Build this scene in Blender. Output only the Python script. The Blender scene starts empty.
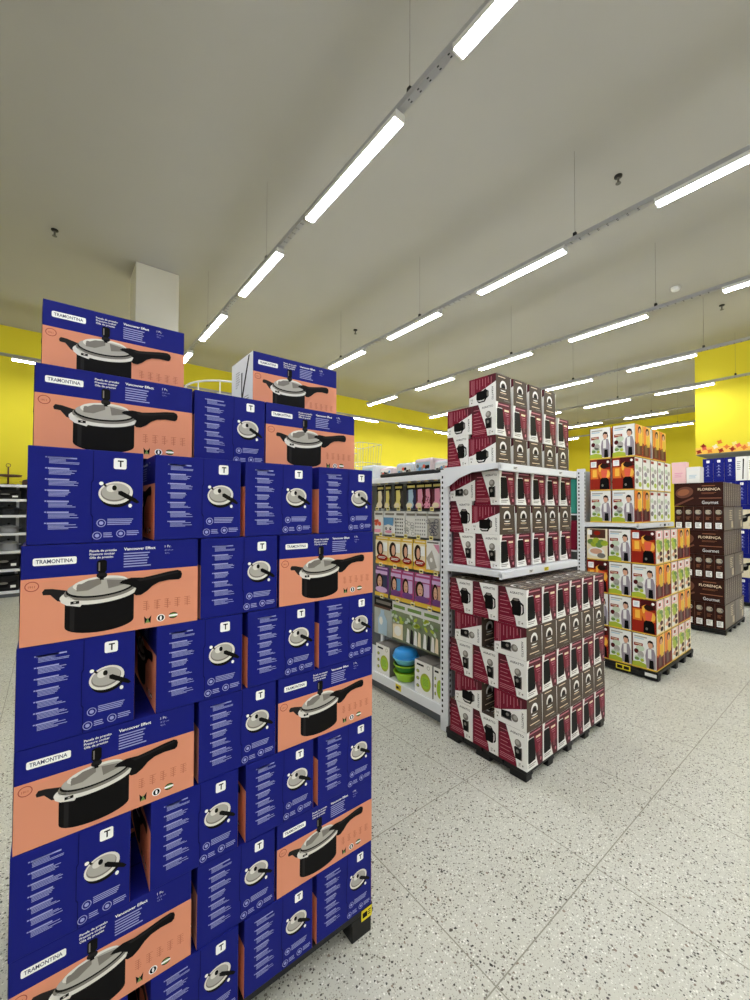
import bpy, bmesh, math, random
from mathutils import Vector, Matrix
random.seed(7)
D = bpy.data
SC = bpy.context.scene
COL = SC.collection
PI = math.pi

# ------------------------------------------------------------------ materials
def lin(c):
    c = c / 255.0
    return c / 12.92 if c <= 0.04045 else ((c + 0.055) / 1.055) ** 2.4
def rgb(r, g, b): return (lin(r), lin(g), lin(b), 1.0)

MATS = {}
def mat(name, col, rough=0.5, spec=0.4, metal=0.0, noise=0.0, scale=30.0, alpha=1.0, trans=0.0, coat=0.0, bump=0.0):
    if name in MATS: return MATS[name]
    m = D.materials.new(name); m.use_nodes = True
    nt = m.node_tree; b = nt.nodes['Principled BSDF']
    c = rgb(*col)
    b.inputs['Base Color'].default_value = c
    b.inputs['Roughness'].default_value = rough
    b.inputs['Specular IOR Level'].default_value = spec
    b.inputs['Metallic'].default_value = metal
    b.inputs['Alpha'].default_value = alpha
    b.inputs['Transmission Weight'].default_value = trans
    b.inputs['Coat Weight'].default_value = coat
    if noise > 0 or bump > 0:
        tc = nt.nodes.new('ShaderNodeTexCoord')
        n = nt.nodes.new('ShaderNodeTexNoise'); n.inputs['Scale'].default_value = scale; n.inputs['Detail'].default_value = 4
        nt.links.new(tc.outputs['Object'], n.inputs['Vector'])
        if noise > 0:
            r = nt.nodes.new('ShaderNodeMapRange')
            r.inputs['To Min'].default_value = 1 - noise; r.inputs['To Max'].default_value = 1 + noise
            nt.links.new(n.outputs['Fac'], r.inputs['Value'])
            mx = nt.nodes.new('ShaderNodeMix'); mx.data_type = 'RGBA'; mx.blend_type = 'MULTIPLY'
            mx.inputs['Factor'].default_value = 1.0
            mx.inputs['A'].default_value = c
            nt.links.new(r.outputs['Result'], mx.inputs['B'])
            nt.links.new(mx.outputs['Result'], b.inputs['Base Color'])
        if bump > 0:
            bp = nt.nodes.new('ShaderNodeBump'); bp.inputs['Strength'].default_value = bump; bp.inputs['Distance'].default_value = 0.01
            nt.links.new(n.outputs['Fac'], bp.inputs['Height'])
            nt.links.new(bp.outputs['Normal'], b.inputs['Normal'])
    MATS[name] = m
    return m

def emit(name, col, strength):
    m = D.materials.new(name); m.use_nodes = True
    b = m.node_tree.nodes['Principled BSDF']
    b.inputs['Base Color'].default_value = rgb(230, 230, 230)
    b.inputs['Emission Color'].default_value = (*col, 1)
    b.inputs['Emission Strength'].default_value = strength
    MATS[name] = m
    return m

def terrazzo():
    m = D.materials.new('terrazzo_tiles'); m.use_nodes = True
    nt = m.node_tree; N = nt.nodes; L = nt.links
    b = N['Principled BSDF']
    tc = N.new('ShaderNodeTexCoord')
    def mixc(fac, a, bb):
        x = N.new('ShaderNodeMix'); x.data_type = 'RGBA'
        L.new(fac, x.inputs['Factor'])
        if isinstance(a, tuple): x.inputs['A'].default_value = a
        else: L.new(a, x.inputs['A'])
        if isinstance(bb, tuple): x.inputs['B'].default_value = bb
        else: L.new(bb, x.inputs['B'])
        return x.outputs['Result']
    def math2(op, a, bv):
        x = N.new('ShaderNodeMath'); x.operation = op
        for i, v in enumerate((a, bv)):
            if isinstance(v, (int, float)): x.inputs[i].default_value = v
            else: L.new(v, x.inputs[i])
        return x.outputs[0]
    noise = N.new('ShaderNodeTexNoise'); noise.inputs['Scale'].default_value = 1.3; noise.inputs['Detail'].default_value = 5
    L.new(tc.outputs['Object'], noise.inputs['Vector'])
    base = mixc(noise.outputs['Fac'], rgb(186, 184, 170), rgb(204, 203, 192))
    def chips(scale, rmax, frac, col_a, col_b, prev, seed):
        mp = N.new('ShaderNodeMapping'); mp.inputs['Location'].default_value = (seed, seed * 1.7, 0)
        mp.inputs['Rotation'].default_value = (0, 0, seed)
        L.new(tc.outputs['Object'], mp.inputs['Vector'])
        nz = N.new('ShaderNodeTexNoise'); nz.inputs['Scale'].default_value = scale * 1.1; nz.inputs['Detail'].default_value = 1
        L.new(mp.outputs['Vector'], nz.inputs['Vector'])
        ad = N.new('ShaderNodeMix'); ad.data_type = 'RGBA'; ad.blend_type = 'LINEAR_LIGHT'; ad.inputs['Factor'].default_value = 0.35 / scale
        L.new(mp.outputs['Vector'], ad.inputs['A']); L.new(nz.outputs['Color'], ad.inputs['B'])
        v = N.new('ShaderNodeTexVoronoi'); v.voronoi_dimensions = '2D'; v.inputs['Scale'].default_value = scale
        L.new(ad.outputs['Result'], v.inputs['Vector'])
        sp = N.new('ShaderNodeSeparateColor'); L.new(v.outputs['Color'], sp.inputs['Color'])
        rad = math2('MULTIPLY', sp.outputs['Green'], rmax)
        rad = math2('ADD', rad, rmax * 0.35)
        inside = math2('LESS_THAN', v.outputs['Distance'], rad)
        pick = math2('LESS_THAN', sp.outputs['Red'], frac)
        fac = math2('MULTIPLY', inside, pick)
        col = mixc(sp.outputs['Blue'], col_a, col_b)
        return mixc(fac, prev, col)
    c = chips(150, 0.30, 0.45, rgb(140, 137, 124), rgb(172, 169, 156), base, 3.1)
    c = chips(110, 0.30, 0.26, rgb(216, 214, 203), rgb(230, 229, 220), c, 1.3)
    c = chips(95, 0.31, 0.25, rgb(46, 44, 40), rgb(130, 124, 112), c, 5.9)
    c = chips(58, 0.24, 0.10, rgb(50, 47, 42), rgb(140, 124, 108), c, 9.4)
    # joints of the square tiles
    sx = N.new('ShaderNodeSeparateXYZ'); L.new(tc.outputs['Object'], sx.inputs['Vector'])
    def joint(sock, off):
        t = math2('ADD', sock, off); t = math2('DIVIDE', t, 0.69); t = math2('FRACT', t, 0)
        t = math2('SUBTRACT', t, 0.5); t = math2('ABSOLUTE', t, 0)
        return math2('GREATER_THAN', t, 0.5 - 0.0032)
    j = math2('MAXIMUM', joint(sx.outputs['X'], 0.69 * 20 - 1.115), joint(sx.outputs['Y'], 0.69 * 20 - 0.79))
    c = mixc(j, c, rgb(140, 136, 122))
    L.new(c, b.inputs['Base Color'])
    b.inputs['Roughness'].default_value = 0.34
    b.inputs['Specular IOR Level'].default_value = 0.35
    return m

def wall_mat(name, col, amount=0.04):
    return mat(name, col, 0.75, 0.2, noise=amount, scale=2.0)

BLUE = mat('carton_blue', (20, 27, 116), 0.45, 0.12, noise=0.05, scale=6)
BLUE2 = mat('carton_blue_seam', (12, 16, 84), 0.5, 0.1)
ORANGE = mat('carton_salmon', (218, 144, 114), 0.5, 0.12, noise=0.03, scale=5)
WHITE = mat('print_white', (246, 246, 244), 0.5, 0.3)
TXT = mat('print_pale_text', (150, 155, 205), 0.5, 0.3)
BLACK = mat('print_black', (10, 9, 10), 0.45, 0.1)
DARK = mat('print_charcoal', (30, 28, 29), 0.45, 0.12)
STEEL = mat('print_steel', (172, 168, 160), 0.4, 0.4)
STEEL2 = mat('print_steel_light', (222, 219, 212), 0.4, 0.4)
STEEL3 = mat('print_steel_shade', (120, 115, 108), 0.4, 0.4)
RED = mat('print_red_brown', (150, 58, 44), 0.5, 0.3)
SALMON2 = mat('print_salmon_icon', (186, 108, 80), 0.5, 0.3)
TAN = mat('raw_cardboard', (150, 118, 86), 0.8, 0.2, noise=0.06, scale=20)
MAROON = mat('carton_maroon', (118, 24, 46), 0.42, 0.15, noise=0.05, scale=8)
MAROON2 = mat('carton_maroon_dark', (84, 30, 40), 0.42, 0.15)
PINKTXT = mat('print_pink_text', (196, 120, 134), 0.5, 0.3)
OFFW = mat('carton_white', (236, 235, 231), 0.42, 0.4, noise=0.03, scale=8)
BROWN = mat('carton_taupe', (80, 68, 58), 0.45, 0.15, noise=0.05, scale=8)
GREYTXT = mat('print_grey_text', (120, 114, 108), 0.5, 0.3)
STRIPE = mat('carton_dark_edge', (62, 28, 24), 0.45, 0.4)
FLAME = mat('print_orange', (226, 120, 30), 0.4, 0.4)
AMBER = mat('print_amber', (246, 190, 72), 0.4, 0.4)
BRICKR = mat('print_brick_red', (152, 38, 24), 0.4, 0.15)
WINE = mat('print_wine', (80, 18, 22), 0.4, 0.15)
LIME = mat('print_lime', (170, 186, 50), 0.4, 0.4)
LEAF = mat('print_leaf_green', (110, 142, 70), 0.4, 0.4)
CREAM = mat('print_cream', (236, 222, 190), 0.4, 0.4)
SKIN = mat('print_skin', (214, 164, 136), 0.5, 0.3)
HAIR = mat('print_hair', (42, 26, 20), 0.5, 0.1)
LILAC = mat('print_lilac_grey', (150, 140, 150), 0.5, 0.3)
MINT = mat('print_pale_green', (200, 214, 190), 0.5, 0.3)
GOLD = mat('print_gold_yellow', (222, 184, 60), 0.45, 0.4)
CHOC = mat('carton_chocolate', (50, 24, 18), 0.42, 0.15, noise=0.08, scale=7)
CHOC2 = mat('print_cocoa', (104, 58, 40), 0.4, 0.4)
CHOC3 = mat('print_caramel', (150, 92, 60), 0.4, 0.4)
SILVERP = mat('print_silver_grey', (112, 100, 92), 0.35, 0.5, noise=0.12, scale=12)
CREAMTXT = mat('print_cream_text', (232, 208, 176), 0.4, 0.4)
PINK = mat('carton_pink', (238, 196, 196), 0.5, 0.3)
SHELFW = mat('powder_coat_white', (226, 228, 232), 0.38, 0.45)
SHELFG = mat('powder_coat_grey', (176, 180, 186), 0.45, 0.4)
PANELG = mat('panel_dark_grey', (96, 100, 106), 0.55, 0.3)
HOLE = mat('slot_black', (18, 18, 20), 0.8, 0.1)
PLASTB = mat('black_plastic', (16, 16, 17), 0.5, 0.35, noise=0.1, scale=20)
YTAG = mat('yellow_tag', (226, 206, 40), 0.5, 0.3)
TRIMY = mat('yellow_carton_trim', (214, 196, 60), 0.5, 0.3)
CHROME = mat('bright_wire', (226, 228, 230), 0.22, 0.5, metal=0.6)
WIREW = mat('white_wire', (240, 240, 234), 0.4, 0.4)
GALV = mat('galvanised_channel', (168, 168, 172), 0.45, 0.5)
CABLE = mat('steel_cable', (92, 90, 84), 0.5, 0.4)
LAMPW = mat('lamp_housing_white', (226, 226, 224), 0.4, 0.4)
PURPLE = mat('print_purple', (112, 58, 128), 0.45, 0.4)
MAGENTA = mat('print_magenta', (176, 70, 128), 0.45, 0.4)
LILAC2 = mat('print_light_lilac', (206, 170, 214), 0.45, 0.4)
SKY = mat('print_sky_blue', (96, 150, 196), 0.4, 0.4)
PALEB = mat('print_pale_blue', (170, 196, 214), 0.4, 0.4)
CORAL = mat('print_coral', (232, 96, 70), 0.4, 0.4)
PINKP = mat('print_pink', (226, 150, 176), 0.4, 0.4)
YELP = mat('print_pale_yellow', (236, 220, 130), 0.4, 0.4)
NAVY = mat('print_navy', (40, 44, 84), 0.4, 0.4)
GREYP = mat('print_mid_grey', (150, 150, 150), 0.4, 0.4)
FILM = mat('clear_film_bag', (176, 182, 176), 0.2, 0.5, noise=0.1, scale=25)
FILMD = mat('dark_film_bag', (62, 54, 50), 0.25, 0.5, noise=0.2, scale=30)
FILMG = mat('green_film_bag', (126, 136, 108), 0.22, 0.5, noise=0.15, scale=25)
BLUEPL = mat('blue_plastic_lid', (44, 150, 226), 0.28, 0.5)
AQUAPL = mat('aqua_plastic', (120, 206, 226), 0.28, 0.5)
GREENPL = mat('green_plastic', (70, 150, 60), 0.3, 0.5)
LIMEPL = mat('lime_plastic', (160, 206, 40), 0.3, 0.5)
TEALF = mat('teal_fabric', (54, 142, 126), 0.7, 0.2, noise=0.1, scale=20)
IRON = mat('black_nonstick', (26, 26, 28), 0.35, 0.5, noise=0.1, scale=14)
ALU = mat('brushed_aluminium', (186, 186, 188), 0.32, 0.5, metal=0.7)
BROWNPOT = mat('brown_enamel', (84, 48, 34), 0.35, 0.5)
BEIGE = mat('carton_beige', (214, 204, 178), 0.5, 0.3)
YELLOWW = wall_mat('yellow_paint', (228, 212, 56))
WHITEW = wall_mat('white_paint', (222, 219, 208))
CEILM = wall_mat('ceiling_paint', (172, 170, 164), 0.03)
GREYW = wall_mat('recess_shadow_grey', (130, 132, 132))  # shadow under the bulkhead, put into the colour
DIFF = emit('lamp_diffuser_glow', (0.955, 0.985, 1.03), 63.0)
FLOORM = terrazzo()

# ------------------------------------------------------------------ mesh builder
_text_cache = {}
def text_geo(s, bold=0.0):
    """2-D outline of a word in Blender's own font: points scaled so that capitals are about 1 high; returns (pts, tris, width)."""
    if (s, bold) in _text_cache: return _text_cache[(s, bold)]
    cu = D.curves.new('lettering', 'FONT'); cu.body = s; cu.size = 1.0; cu.resolution_u = 2; cu.offset = bold
    o = D.objects.new('lettering', cu); COL.objects.link(o)
    dg = bpy.context.evaluated_depsgraph_get()
    me = D.meshes.new_from_object(o.evaluated_get(dg))
    pts = [(v.co.x / 0.72, v.co.y / 0.72) for v in me.vertices]
    fs = [tuple(p.vertices) for p in me.polygons]
    D.objects.remove(o); D.curves.remove(cu); D.meshes.remove(me)
    x0 = min(p[0] for p in pts); x1 = max(p[0] for p in pts)
    pts = [(p[0] - x0, p[1]) for p in pts]
    _text_cache[(s, bold)] = (pts, fs, x1 - x0)
    return _text_cache[(s, bold)]

class MB:
    def __init__(s): s.v = []; s.f = []; s.m = []; s.mats = []; s.smooth = []
    def mi(s, m):
        if m not in s.mats: s.mats.append(m)
        return s.mats.index(m)
    def poly(s, pts, m, smooth=False):
        i = len(s.v); s.v += [tuple(p) for p in pts]
        s.f.append(tuple(range(i, i + len(pts)))); s.m.append(s.mi(m)); s.smooth.append(smooth)
    def faces(s, verts, faces, m, smooth=False):
        i = len(s.v); s.v += [tuple(p) for p in verts]; k = s.mi(m)
        for f in faces: s.f.append(tuple(i + j for j in f)); s.m.append(k); s.smooth.append(smooth)
    def box(s, x0, x1, y0, y1, z0, z1, m, bev=0.0):
        if bev <= 0:
            v = [(x, y, z) for z in (z0, z1) for y in (y0, y1) for x in (x0, x1)]
            s.faces(v, [(0, 2, 3, 1), (4, 5, 7, 6), (0, 1, 5, 4), (2, 6, 7, 3), (0, 4, 6, 2), (1, 3, 7, 5)], m)
            return
        bm = bmesh.new(); bmesh.ops.create_cube(bm, size=1.0)
        for v in bm.verts:
            v.co = Vector(((x0 + x1) / 2 + v.co.x * (x1 - x0), (y0 + y1) / 2 + v.co.y * (y1 - y0), (z0 + z1) / 2 + v.co.z * (z1 - z0)))
        bmesh.ops.bevel(bm, geom=list(bm.edges), offset=bev, segments=2, affect='EDGES', profile=0.5)
        bm.verts.index_update()
        s.faces([v.co[:] for v in bm.verts], [tuple(v.index for v in f.verts) for f in bm.faces], m)
        bm.free()
    def tube(s, path, r, m, n=8, closed=False, smooth=True):
        pts = [Vector(p) for p in path]; k = len(pts); vs = []; fs = []
        for i, p in enumerate(pts):
            a = pts[(i - 1) % k] if (closed or i > 0) else p
            b = pts[(i + 1) % k] if (closed or i < k - 1) else p
            t = (b - a).normalized()
            up = Vector((0, 0, 1)) if abs(t.z) < 0.95 else Vector((1, 0, 0))
            x = t.cross(up).normalized(); y = x.cross(t).normalized()
            for j in range(n):
                an = 2 * PI * j / n
                vs.append(p + (x * math.cos(an) + y * math.sin(an)) * r)
        for i in range(k if closed else k - 1):
            for j in range(n):
                a = i * n + j; b = i * n + (j + 1) % n; c = ((i + 1) % k) * n + (j + 1) % n; d = ((i + 1) % k) * n + j
                fs.append((a, b, c, d))
        s.faces(vs, fs, m, smooth)
        if not closed:
            s.faces(vs[:n], [tuple(range(n))], m); s.faces(vs[-n:], [tuple(reversed(range(n)))], m)
    def lathe(s, prof, c, m, n=24, smooth=True, sx=1.0, sy=1.0):
        vs = []; fs = []
        for r, z in prof:
            for j in range(n):
                an = 2 * PI * j / n
                vs.append((c[0] + r * math.cos(an) * sx, c[1] + r * math.sin(an) * sy, c[2] + z))
        for i in range(len(prof) - 1):
            for j in range(n):
                fs.append((i * n + j, i * n + (j + 1) % n, (i + 1) * n + (j + 1) % n, (i + 1) * n + j))
        s.faces(vs, fs, m, smooth)
        s.faces(vs[:n], [tuple(reversed(range(n)))], m); s.faces(vs[-n:], [tuple(range(n))], m)
    def build(s, name, parent=None, loc=None, rot=None):
        me = D.meshes.new(name)
        me.from_pydata(s.v, [], s.f)
        for m in s.mats: me.materials.append(m)
        me.polygons.foreach_set('material_index', s.m)
        me.polygons.foreach_set('use_smooth', s.smooth)
        me.update()
        o = D.objects.new(name, me); COL.objects.link(o)
        if parent: o.parent = parent
        if loc: o.location = loc
        if rot: o.rotation_euler = rot
        return o

class Face:
    """A flat side of a carton: u runs left to right 0..1, t top to bottom 0..1."""
    def __init__(s, mb, o, U, V, w, h):
        s.mb = mb; s.o = Vector(o); s.U = Vector(U); s.V = Vector(V); s.n = s.U.cross(s.V); s.w = w; s.h = h
    def at(s, u, t, k): return s.o + s.U * (u * s.w) + s.V * ((1 - t) * s.h) + s.n * (0.00016 * k)
    def poly(s, pts, m, k=1):
        a = sum(pts[i][0] * pts[(i + 1) % len(pts)][1] - pts[(i + 1) % len(pts)][0] * pts[i][1] for i in range(len(pts)))
        if a > 0: pts = pts[::-1]
        s.mb.poly([s.at(u, t, k) for u, t in pts], m)
    def rect(s, u0, t0, u1, t1, m, k=1): s.poly([(u0, t0), (u1, t0), (u1, t1), (u0, t1)], m, k)
    def rrect(s, u0, t0, u1, t1, r, m, k=1):
        ru = r / s.w; rt = r / s.h; pts = []
        for cu, ct, a0 in ((u1 - ru, t0 + rt, -90), (u1 - ru, t1 - rt, 0), (u0 + ru, t1 - rt, 90), (u0 + ru, t0 + rt, 180)):
            for i in range(4):
                a = math.radians(a0 + 30 * i); pts.append((cu + ru * math.cos(a), ct + rt * math.sin(a)))
        s.poly(pts, m, k)
    def ell(s, cu, ct, ru, rt, m, k=1, n=28, ang=0.0, a0=0, a1=360):
        ca, sa = math.cos(ang), math.sin(ang); pts = []
        full = (a1 - a0) >= 360
        for i in range(n if full else n + 1):
            a = math.radians(a0 + (a1 - a0) * i / n)
            x = ru * s.w * math.cos(a); y = rt * s.h * math.sin(a)
            pts.append((cu + (x * ca - y * sa) / s.w, ct + (x * sa + y * ca) / s.h))
        s.poly(pts, m, k)
    def ring(s, cu, ct, ru, rt, th, m, k=1, n=24):
        for i in range(n):
            a = 2 * PI * i / n; b = 2 * PI * (i + 1) / n
            iu = ru - th / s.w; it = rt - th / s.h
            s.poly([(cu + ru * math.cos(a), ct + rt * math.sin(a)), (cu + ru * math.cos(b), ct + rt * math.sin(b)),
                    (cu + iu * math.cos(b), ct + it * math.sin(b)), (cu + iu * math.cos(a), ct + it * math.sin(a))], m, k)
    def text(s, txt, u0, tb, size, m, k=2, width=None, bold=0.0):
        """Letters with their baseline at t = tb; size is the capital height in metres; width stretches the word to that part of the face."""
        pts, fs, wd = text_geo(txt, bold)
        sx = size if width is None else (width * s.w) / wd
        o = s.at(u0, tb, k)
        A, B = s.U, s.V
        s.mb.faces([o + A * (p[0] * sx) + B * (p[1] * size) for p in pts], fs, m)
    def lines(s, u0, t0, u1, t1, n, m, k=1, fill=0.5, rag=0.25, seed=1):
        r = random.Random(seed); st = (t1 - t0) / n
        for i in range(n):
            s.rect(u0, t0 + st * i, u1 - (u1 - u0) * rag * r.random(), t0 + st * (i + fill), m, k)

def faces_of(mb, w, d, h):
    """front (-Y), left (-X), back (+Y), right (+X), top of a carton whose base centre is at the origin."""
    x, y = w / 2, d / 2
    return (Face(mb, (-x, -y, 0), (1, 0, 0), (0, 0, 1), w, h), Face(mb, (-x, y, 0), (0, -1, 0), (0, 0, 1), d, h),
            Face(mb, (x, y, 0), (-1, 0, 0), (0, 0, 1), w, h), Face(mb, (x, -y, 0), (0, 1, 0), (0, 0, 1), d, h),
            Face(mb, (-x, -y, h), (1, 0, 0), (0, 1, 0), w, d))

def tag(o, label, cat, group=None, kind=None):
    if label: o['label'] = label
    if cat: o['category'] = cat
    if group: o['group'] = group
    if kind: o['kind'] = kind
    return o
def empty(name, loc):
    o = D.objects.new(name, None); COL.objects.link(o); o.location = loc; o.empty_display_size = 0.1
    return o
def structure(name, mb):
    o = mb.build(name); o['kind'] = 'structure'; return o
def dup(o, parent=None):
    c = o.copy(); COL.objects.link(c)
    if parent: c.parent = parent
    for ch in KIDS.get(o.name, []): dup(ch, c)
    return c
KIDS = {}
def kid(parent, child): KIDS.setdefault(parent.name, []).append(child)

class Kind:
    """A template: the first placing uses the template itself, later ones copy it with its parts."""
    def __init__(s, root, cat): s.root = root; s.used = False; s.cat = cat
    def place(s, loc, rot, label, group):
        o = dup(s.root) if s.used else s.root
        s.used = True
        o.location = loc; o.rotation_euler = rot
        return tag(o, label, s.cat, group)

ORD = ['first', 'second', 'third', 'fourth', 'fifth', 'sixth', 'seventh', 'eighth', 'ninth', 'tenth']

# ------------------------------------------------------------------ camera
import numpy as np
F_PX, YAW, PITCH, ROLL = 407.95, math.radians(38.298), math.radians(1.150), math.radians(0.196)
fw = Vector((math.sin(YAW), math.cos(YAW), 0)); rt = Vector((math.cos(YAW), -math.sin(YAW), 0)); up = Vector((0, 0, 1))
fwd = fw * math.cos(PITCH) + up * math.sin(PITCH); upc = up * math.cos(PITCH) - fw * math.sin(PITCH)
right = rt * math.cos(ROLL) + upc * math.sin(ROLL); upv = upc * math.cos(ROLL) - rt * math.sin(ROLL)
cam = D.cameras.new('camera'); cam.sensor_fit = 'VERTICAL'; cam.sensor_height = 36.0; cam.sensor_width = 27.0
cam.lens = 36.0 * F_PX / 1000.0; cam.clip_start = 0.02; cam.clip_end = 100
co = D.objects.new('camera', cam); COL.objects.link(co)
M = Matrix((right, upv, -fwd)).transposed().to_4x4(); M.translation = Vector((0, 0, 1.5))
co.matrix_world = M
SC.camera = co

# ------------------------------------------------------------------ room shell
XA, XB, YA, YB, HC = -5.5, 16.25, -6.0, 9.5, 4.65
m = MB(); m.box(XA - .2, XB + .2, YA - .2, YB + .2, -0.1, 0, FLOORM); structure('floor', m)
m = MB(); m.box(XA - .2, XB + .2, YA - .2, YB + .2, HC, HC + .1, CEILM); structure('ceiling', m)
m = MB(); m.box(XA - .2, XB + .2, YB, YB + .15, 0, HC, YELLOWW); structure('wall_back', m)
m = MB(); m.box(XB, XB + .15, YA, YB, 0, HC, YELLOWW); structure('wall_right', m)
m = MB(); m.box(XA - .15, XA, YA, YB, 0, HC, WHITEW); structure('wall_left', m)
m = MB(); m.box(XA - .2, XB + .2, YA - .15, YA, 0, HC, WHITEW); structure('wall_front', m)
m = MB(); m.box(0.79, 1.30, 5.95, 6.45, 0, HC, WHITEW, 0.006); structure('column', m)
# yellow bulkhead over the right-hand shelving, with the puzzle-piece border along its lower edge
m = MB(); m.box(9.92, 10.9, YA, 2.375, 2.575, HC, YELLOWW)
structure('wall_bulkhead', m)
m = MB(); m.box(10.75, 10.9, YA, 2.2, 0, 2.555, GREYW); structure('wall_recess', m)
m = MB(); m.box(9.93, 10.9, YA, 2.37, 2.555, 2.5745, GREYW); structure('trim_shade_1', m)  # thin sheet added to give the bulkhead underside its shadow grey
m = MB()
fb = Face(m, (9.92, 2.375, 2.575), (0, -1, 0), (0, 0, 1), 3.4, 0.30)
m.box(9.907, 9.9185, -1.03, 2.375, 2.575, 2.70, AMBER)
fb2 = Face(m, (9.907, 2.375, 2.575), (0, -1, 0), (0, 0, 1), 3.4, 0.30)
rr = random.Random(5)
PZ = [BRICKR, CORAL, FLAME, CREAM, BRICKR, FLAME]
def puzzle(f, cu, ct, sz, mt, ang, k):
    su = sz / f.w; st = sz / f.h
    ca, sa = math.cos(ang), math.sin(ang)
    def pt(x, y): return (cu + (x * ca - y * sa) * su, ct + (x * sa + y * ca) * st)
    f.poly([pt(-.5, -.5), pt(.5, -.5), pt(.5, .5), pt(-.5, .5)], mt, k)
    for dx, dy in ((.68, 0), (-.68, 0), (0, .68), (0, -.68)):
        f.poly([pt(dx + .25 * math.cos(a * PI / 4), dy + .25 * math.sin(a * PI / 4)) for a in range(8)], mt, k)
        f.poly([pt(dx * .7 + (-.12 if dy else -.1), dy * .7 + (-.12 if dx else -.1)), pt(dx * .7 + (.12 if dy else .1), dy * .7 + (-.12 if dx else -.1)),
                pt(dx * .7 + (.12 if dy else .1), dy * .7 + (.12 if dx else .1)), pt(dx * .7 + (-.12 if dy else -.1), dy * .7 + (.12 if dx else .1))], mt, k)
for i in range(40):
    puzzle(fb2, 0.016 + i * 0.0245, 0.84 - 0.2 * (i % 2) + rr.uniform(-.05, .03), 0.052, PZ[i % 6], rr.uniform(0, .7), 1 + i % 3)
for i in range(14):
    puzzle(fb2, 0.02 + i * 0.07 + rr.uniform(0, .02), 0.42 + rr.uniform(-.12, .1), 0.05, (BRICKR, FLAME, YELP)[i % 3], rr.uniform(0, 1.5), 2)
o = m.build('mounted_border'); tag(o, 'orange and red puzzle-piece border strip along the yellow bulkhead lower edge', 'border')

# ------------------------------------------------------------------ ceiling lights
LW, ZL = 0.062, 3.80
def lamp_template():
    h = MB(); h.box(-0.033, 0.033, 0, 1.0, 0.010, 0.045, LAMPW, 0.003)
    h.box(-0.034, 0.034, -0.010, 0.0, 0.0, 0.046, LAMPW); h.box(-0.034, 0.034, 1.0, 1.010, 0.0, 0.046, LAMPW)
    root = h.build('ceiling_lamp')
    d = MB(); d.box(-0.0325, 0.0325, 0.002, 0.998, 0.0, 0.010, DIFF)
    c = d.build('diffuser', root); kid(root, c)
    return Kind(root, 'ceiling lamp')
LAMP = lamp_template()
lines = []
for k in range(7):
    x = 1.58 + 1.98 * k
    st = [-5.9, -4.4, -2.9, -1.4, 0.14, 1.78, 3.28, 4.78, 6.32]
    if k == 0: st = [-5.7, -4.2, -2.7, -1.2, 0.33, 1.78, 3.40, 4.92]
    if k == 0: st.append(6.45)
    if k == 4: st = [-5.7, -4.2, -2.7, -1.2, 0.35, 1.99, 3.38, 4.88, 6.38]
    lines.append((x, st))
lines.append((-0.4, [-4.2, -2.7, -1.2, 0.3])); lines.append((-2.38, [-4.2, -2.7, -1.2, 0.3, 1.8, 3.3])); lines.append((-4.3, [-4.2, -1.2, 1.8]))  # unseen lines left of the view, added for even lighting
def line_name(k):
    return 'the line nearest the cooker cartons' if k == 0 else 'the %s line from the cooker cartons' % ORD[k]
for k, (x, st) in enumerate(lines):
    vis = 0
    for y in st:
        if y + 1 > -0.3 and k < 7:
            lab = '%s lit strip lamp of %s' % (ORD[vis], line_name(k)); vis += 1; g = 'strip lamps on the parallel ceiling lines'
        else:
            lab = 'lit white strip lamp added out of view to light the room'; g = 'strip lamps added out of view'  # out-of-view lamps put in because the room needs their light
        o = LAMP.place((x, y, ZL), (0, 0, 0), lab, g)
        if k == 0: o.scale = (1, {1.78: 1.08, 3.40: .95, 4.92: .95}.get(y, 1.0), 1)
        elif k < 7: o.scale = (1, 0.93, 1)
    t = MB(); t.box(x - 0.022, x + 0.022, st[0], st[-1] + 1.0, ZL + 0.047, ZL + 0.085, GALV)
    ends = sorted(st)
    for a, b in zip(ends, ends[1:]):
        q = a + 1.05
        while q < b - 0.04:
            for dx in (-0.010, 0.010):
                t.box(x + dx - 0.003, x + dx + 0.003, q, q + 0.012, ZL + 0.0455, ZL + 0.0472, HOLE)
            q += 0.075
    tr = t.build('ceiling_lighting_track')
    nm = ('grey perforated channel carrying the lamps of %s' % line_name(k)) if k < 7 else 'grey perforated channel of the lamps added out of view'
    tag(tr, nm, 'lighting track', 'channels of the strip lamps')
    for y in ([1.69, 3.62, 5.4, 0.0, -1.8] if k else [1.69, 3.70, 5.6, 0.0, -1.8]):
        if y > st[-1] + 1 or k >= 7: continue
        c = MB(); c.box(x - 0.014, x + 0.014, y - 0.014, y + 0.014, ZL + 0.085, ZL + 0.125, PLASTB, 0.004)
        cl = c.build('hanger_clip', tr)
        w = MB(); w.tube([(x, y, ZL + 0.12), (x, y, HC)], 0.0013, CABLE, 5)
        w.build('hanger_wire', tr)
# the line along the back wall
t = MB(); t.box(-1.2, 15.0, 8.478, 8.522, ZL + 0.047, ZL + 0.085, GALV); tr = t.build('ceiling_lighting_track')
tag(tr, 'grey lamp channel running along the yellow back wall', 'lighting track', 'channels of the strip lamps')
for i, a in enumerate((-2.0, -0.53, 0.95, 2.6, 4.4, 5.93, 7.56, 9.0, 10.5, 12.0, 13.5)):
    o = LAMP.place((a, 8.5, ZL - .02), (0, 0, -PI / 2), '%s from the left of the strip lamps along the yellow back wall' % (ORD + ['eleventh'])[i], 'strip lamps along the back wall')
    o.scale = (1, 0.85 if i else .93, 1)
    o.location.z = ZL
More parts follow.
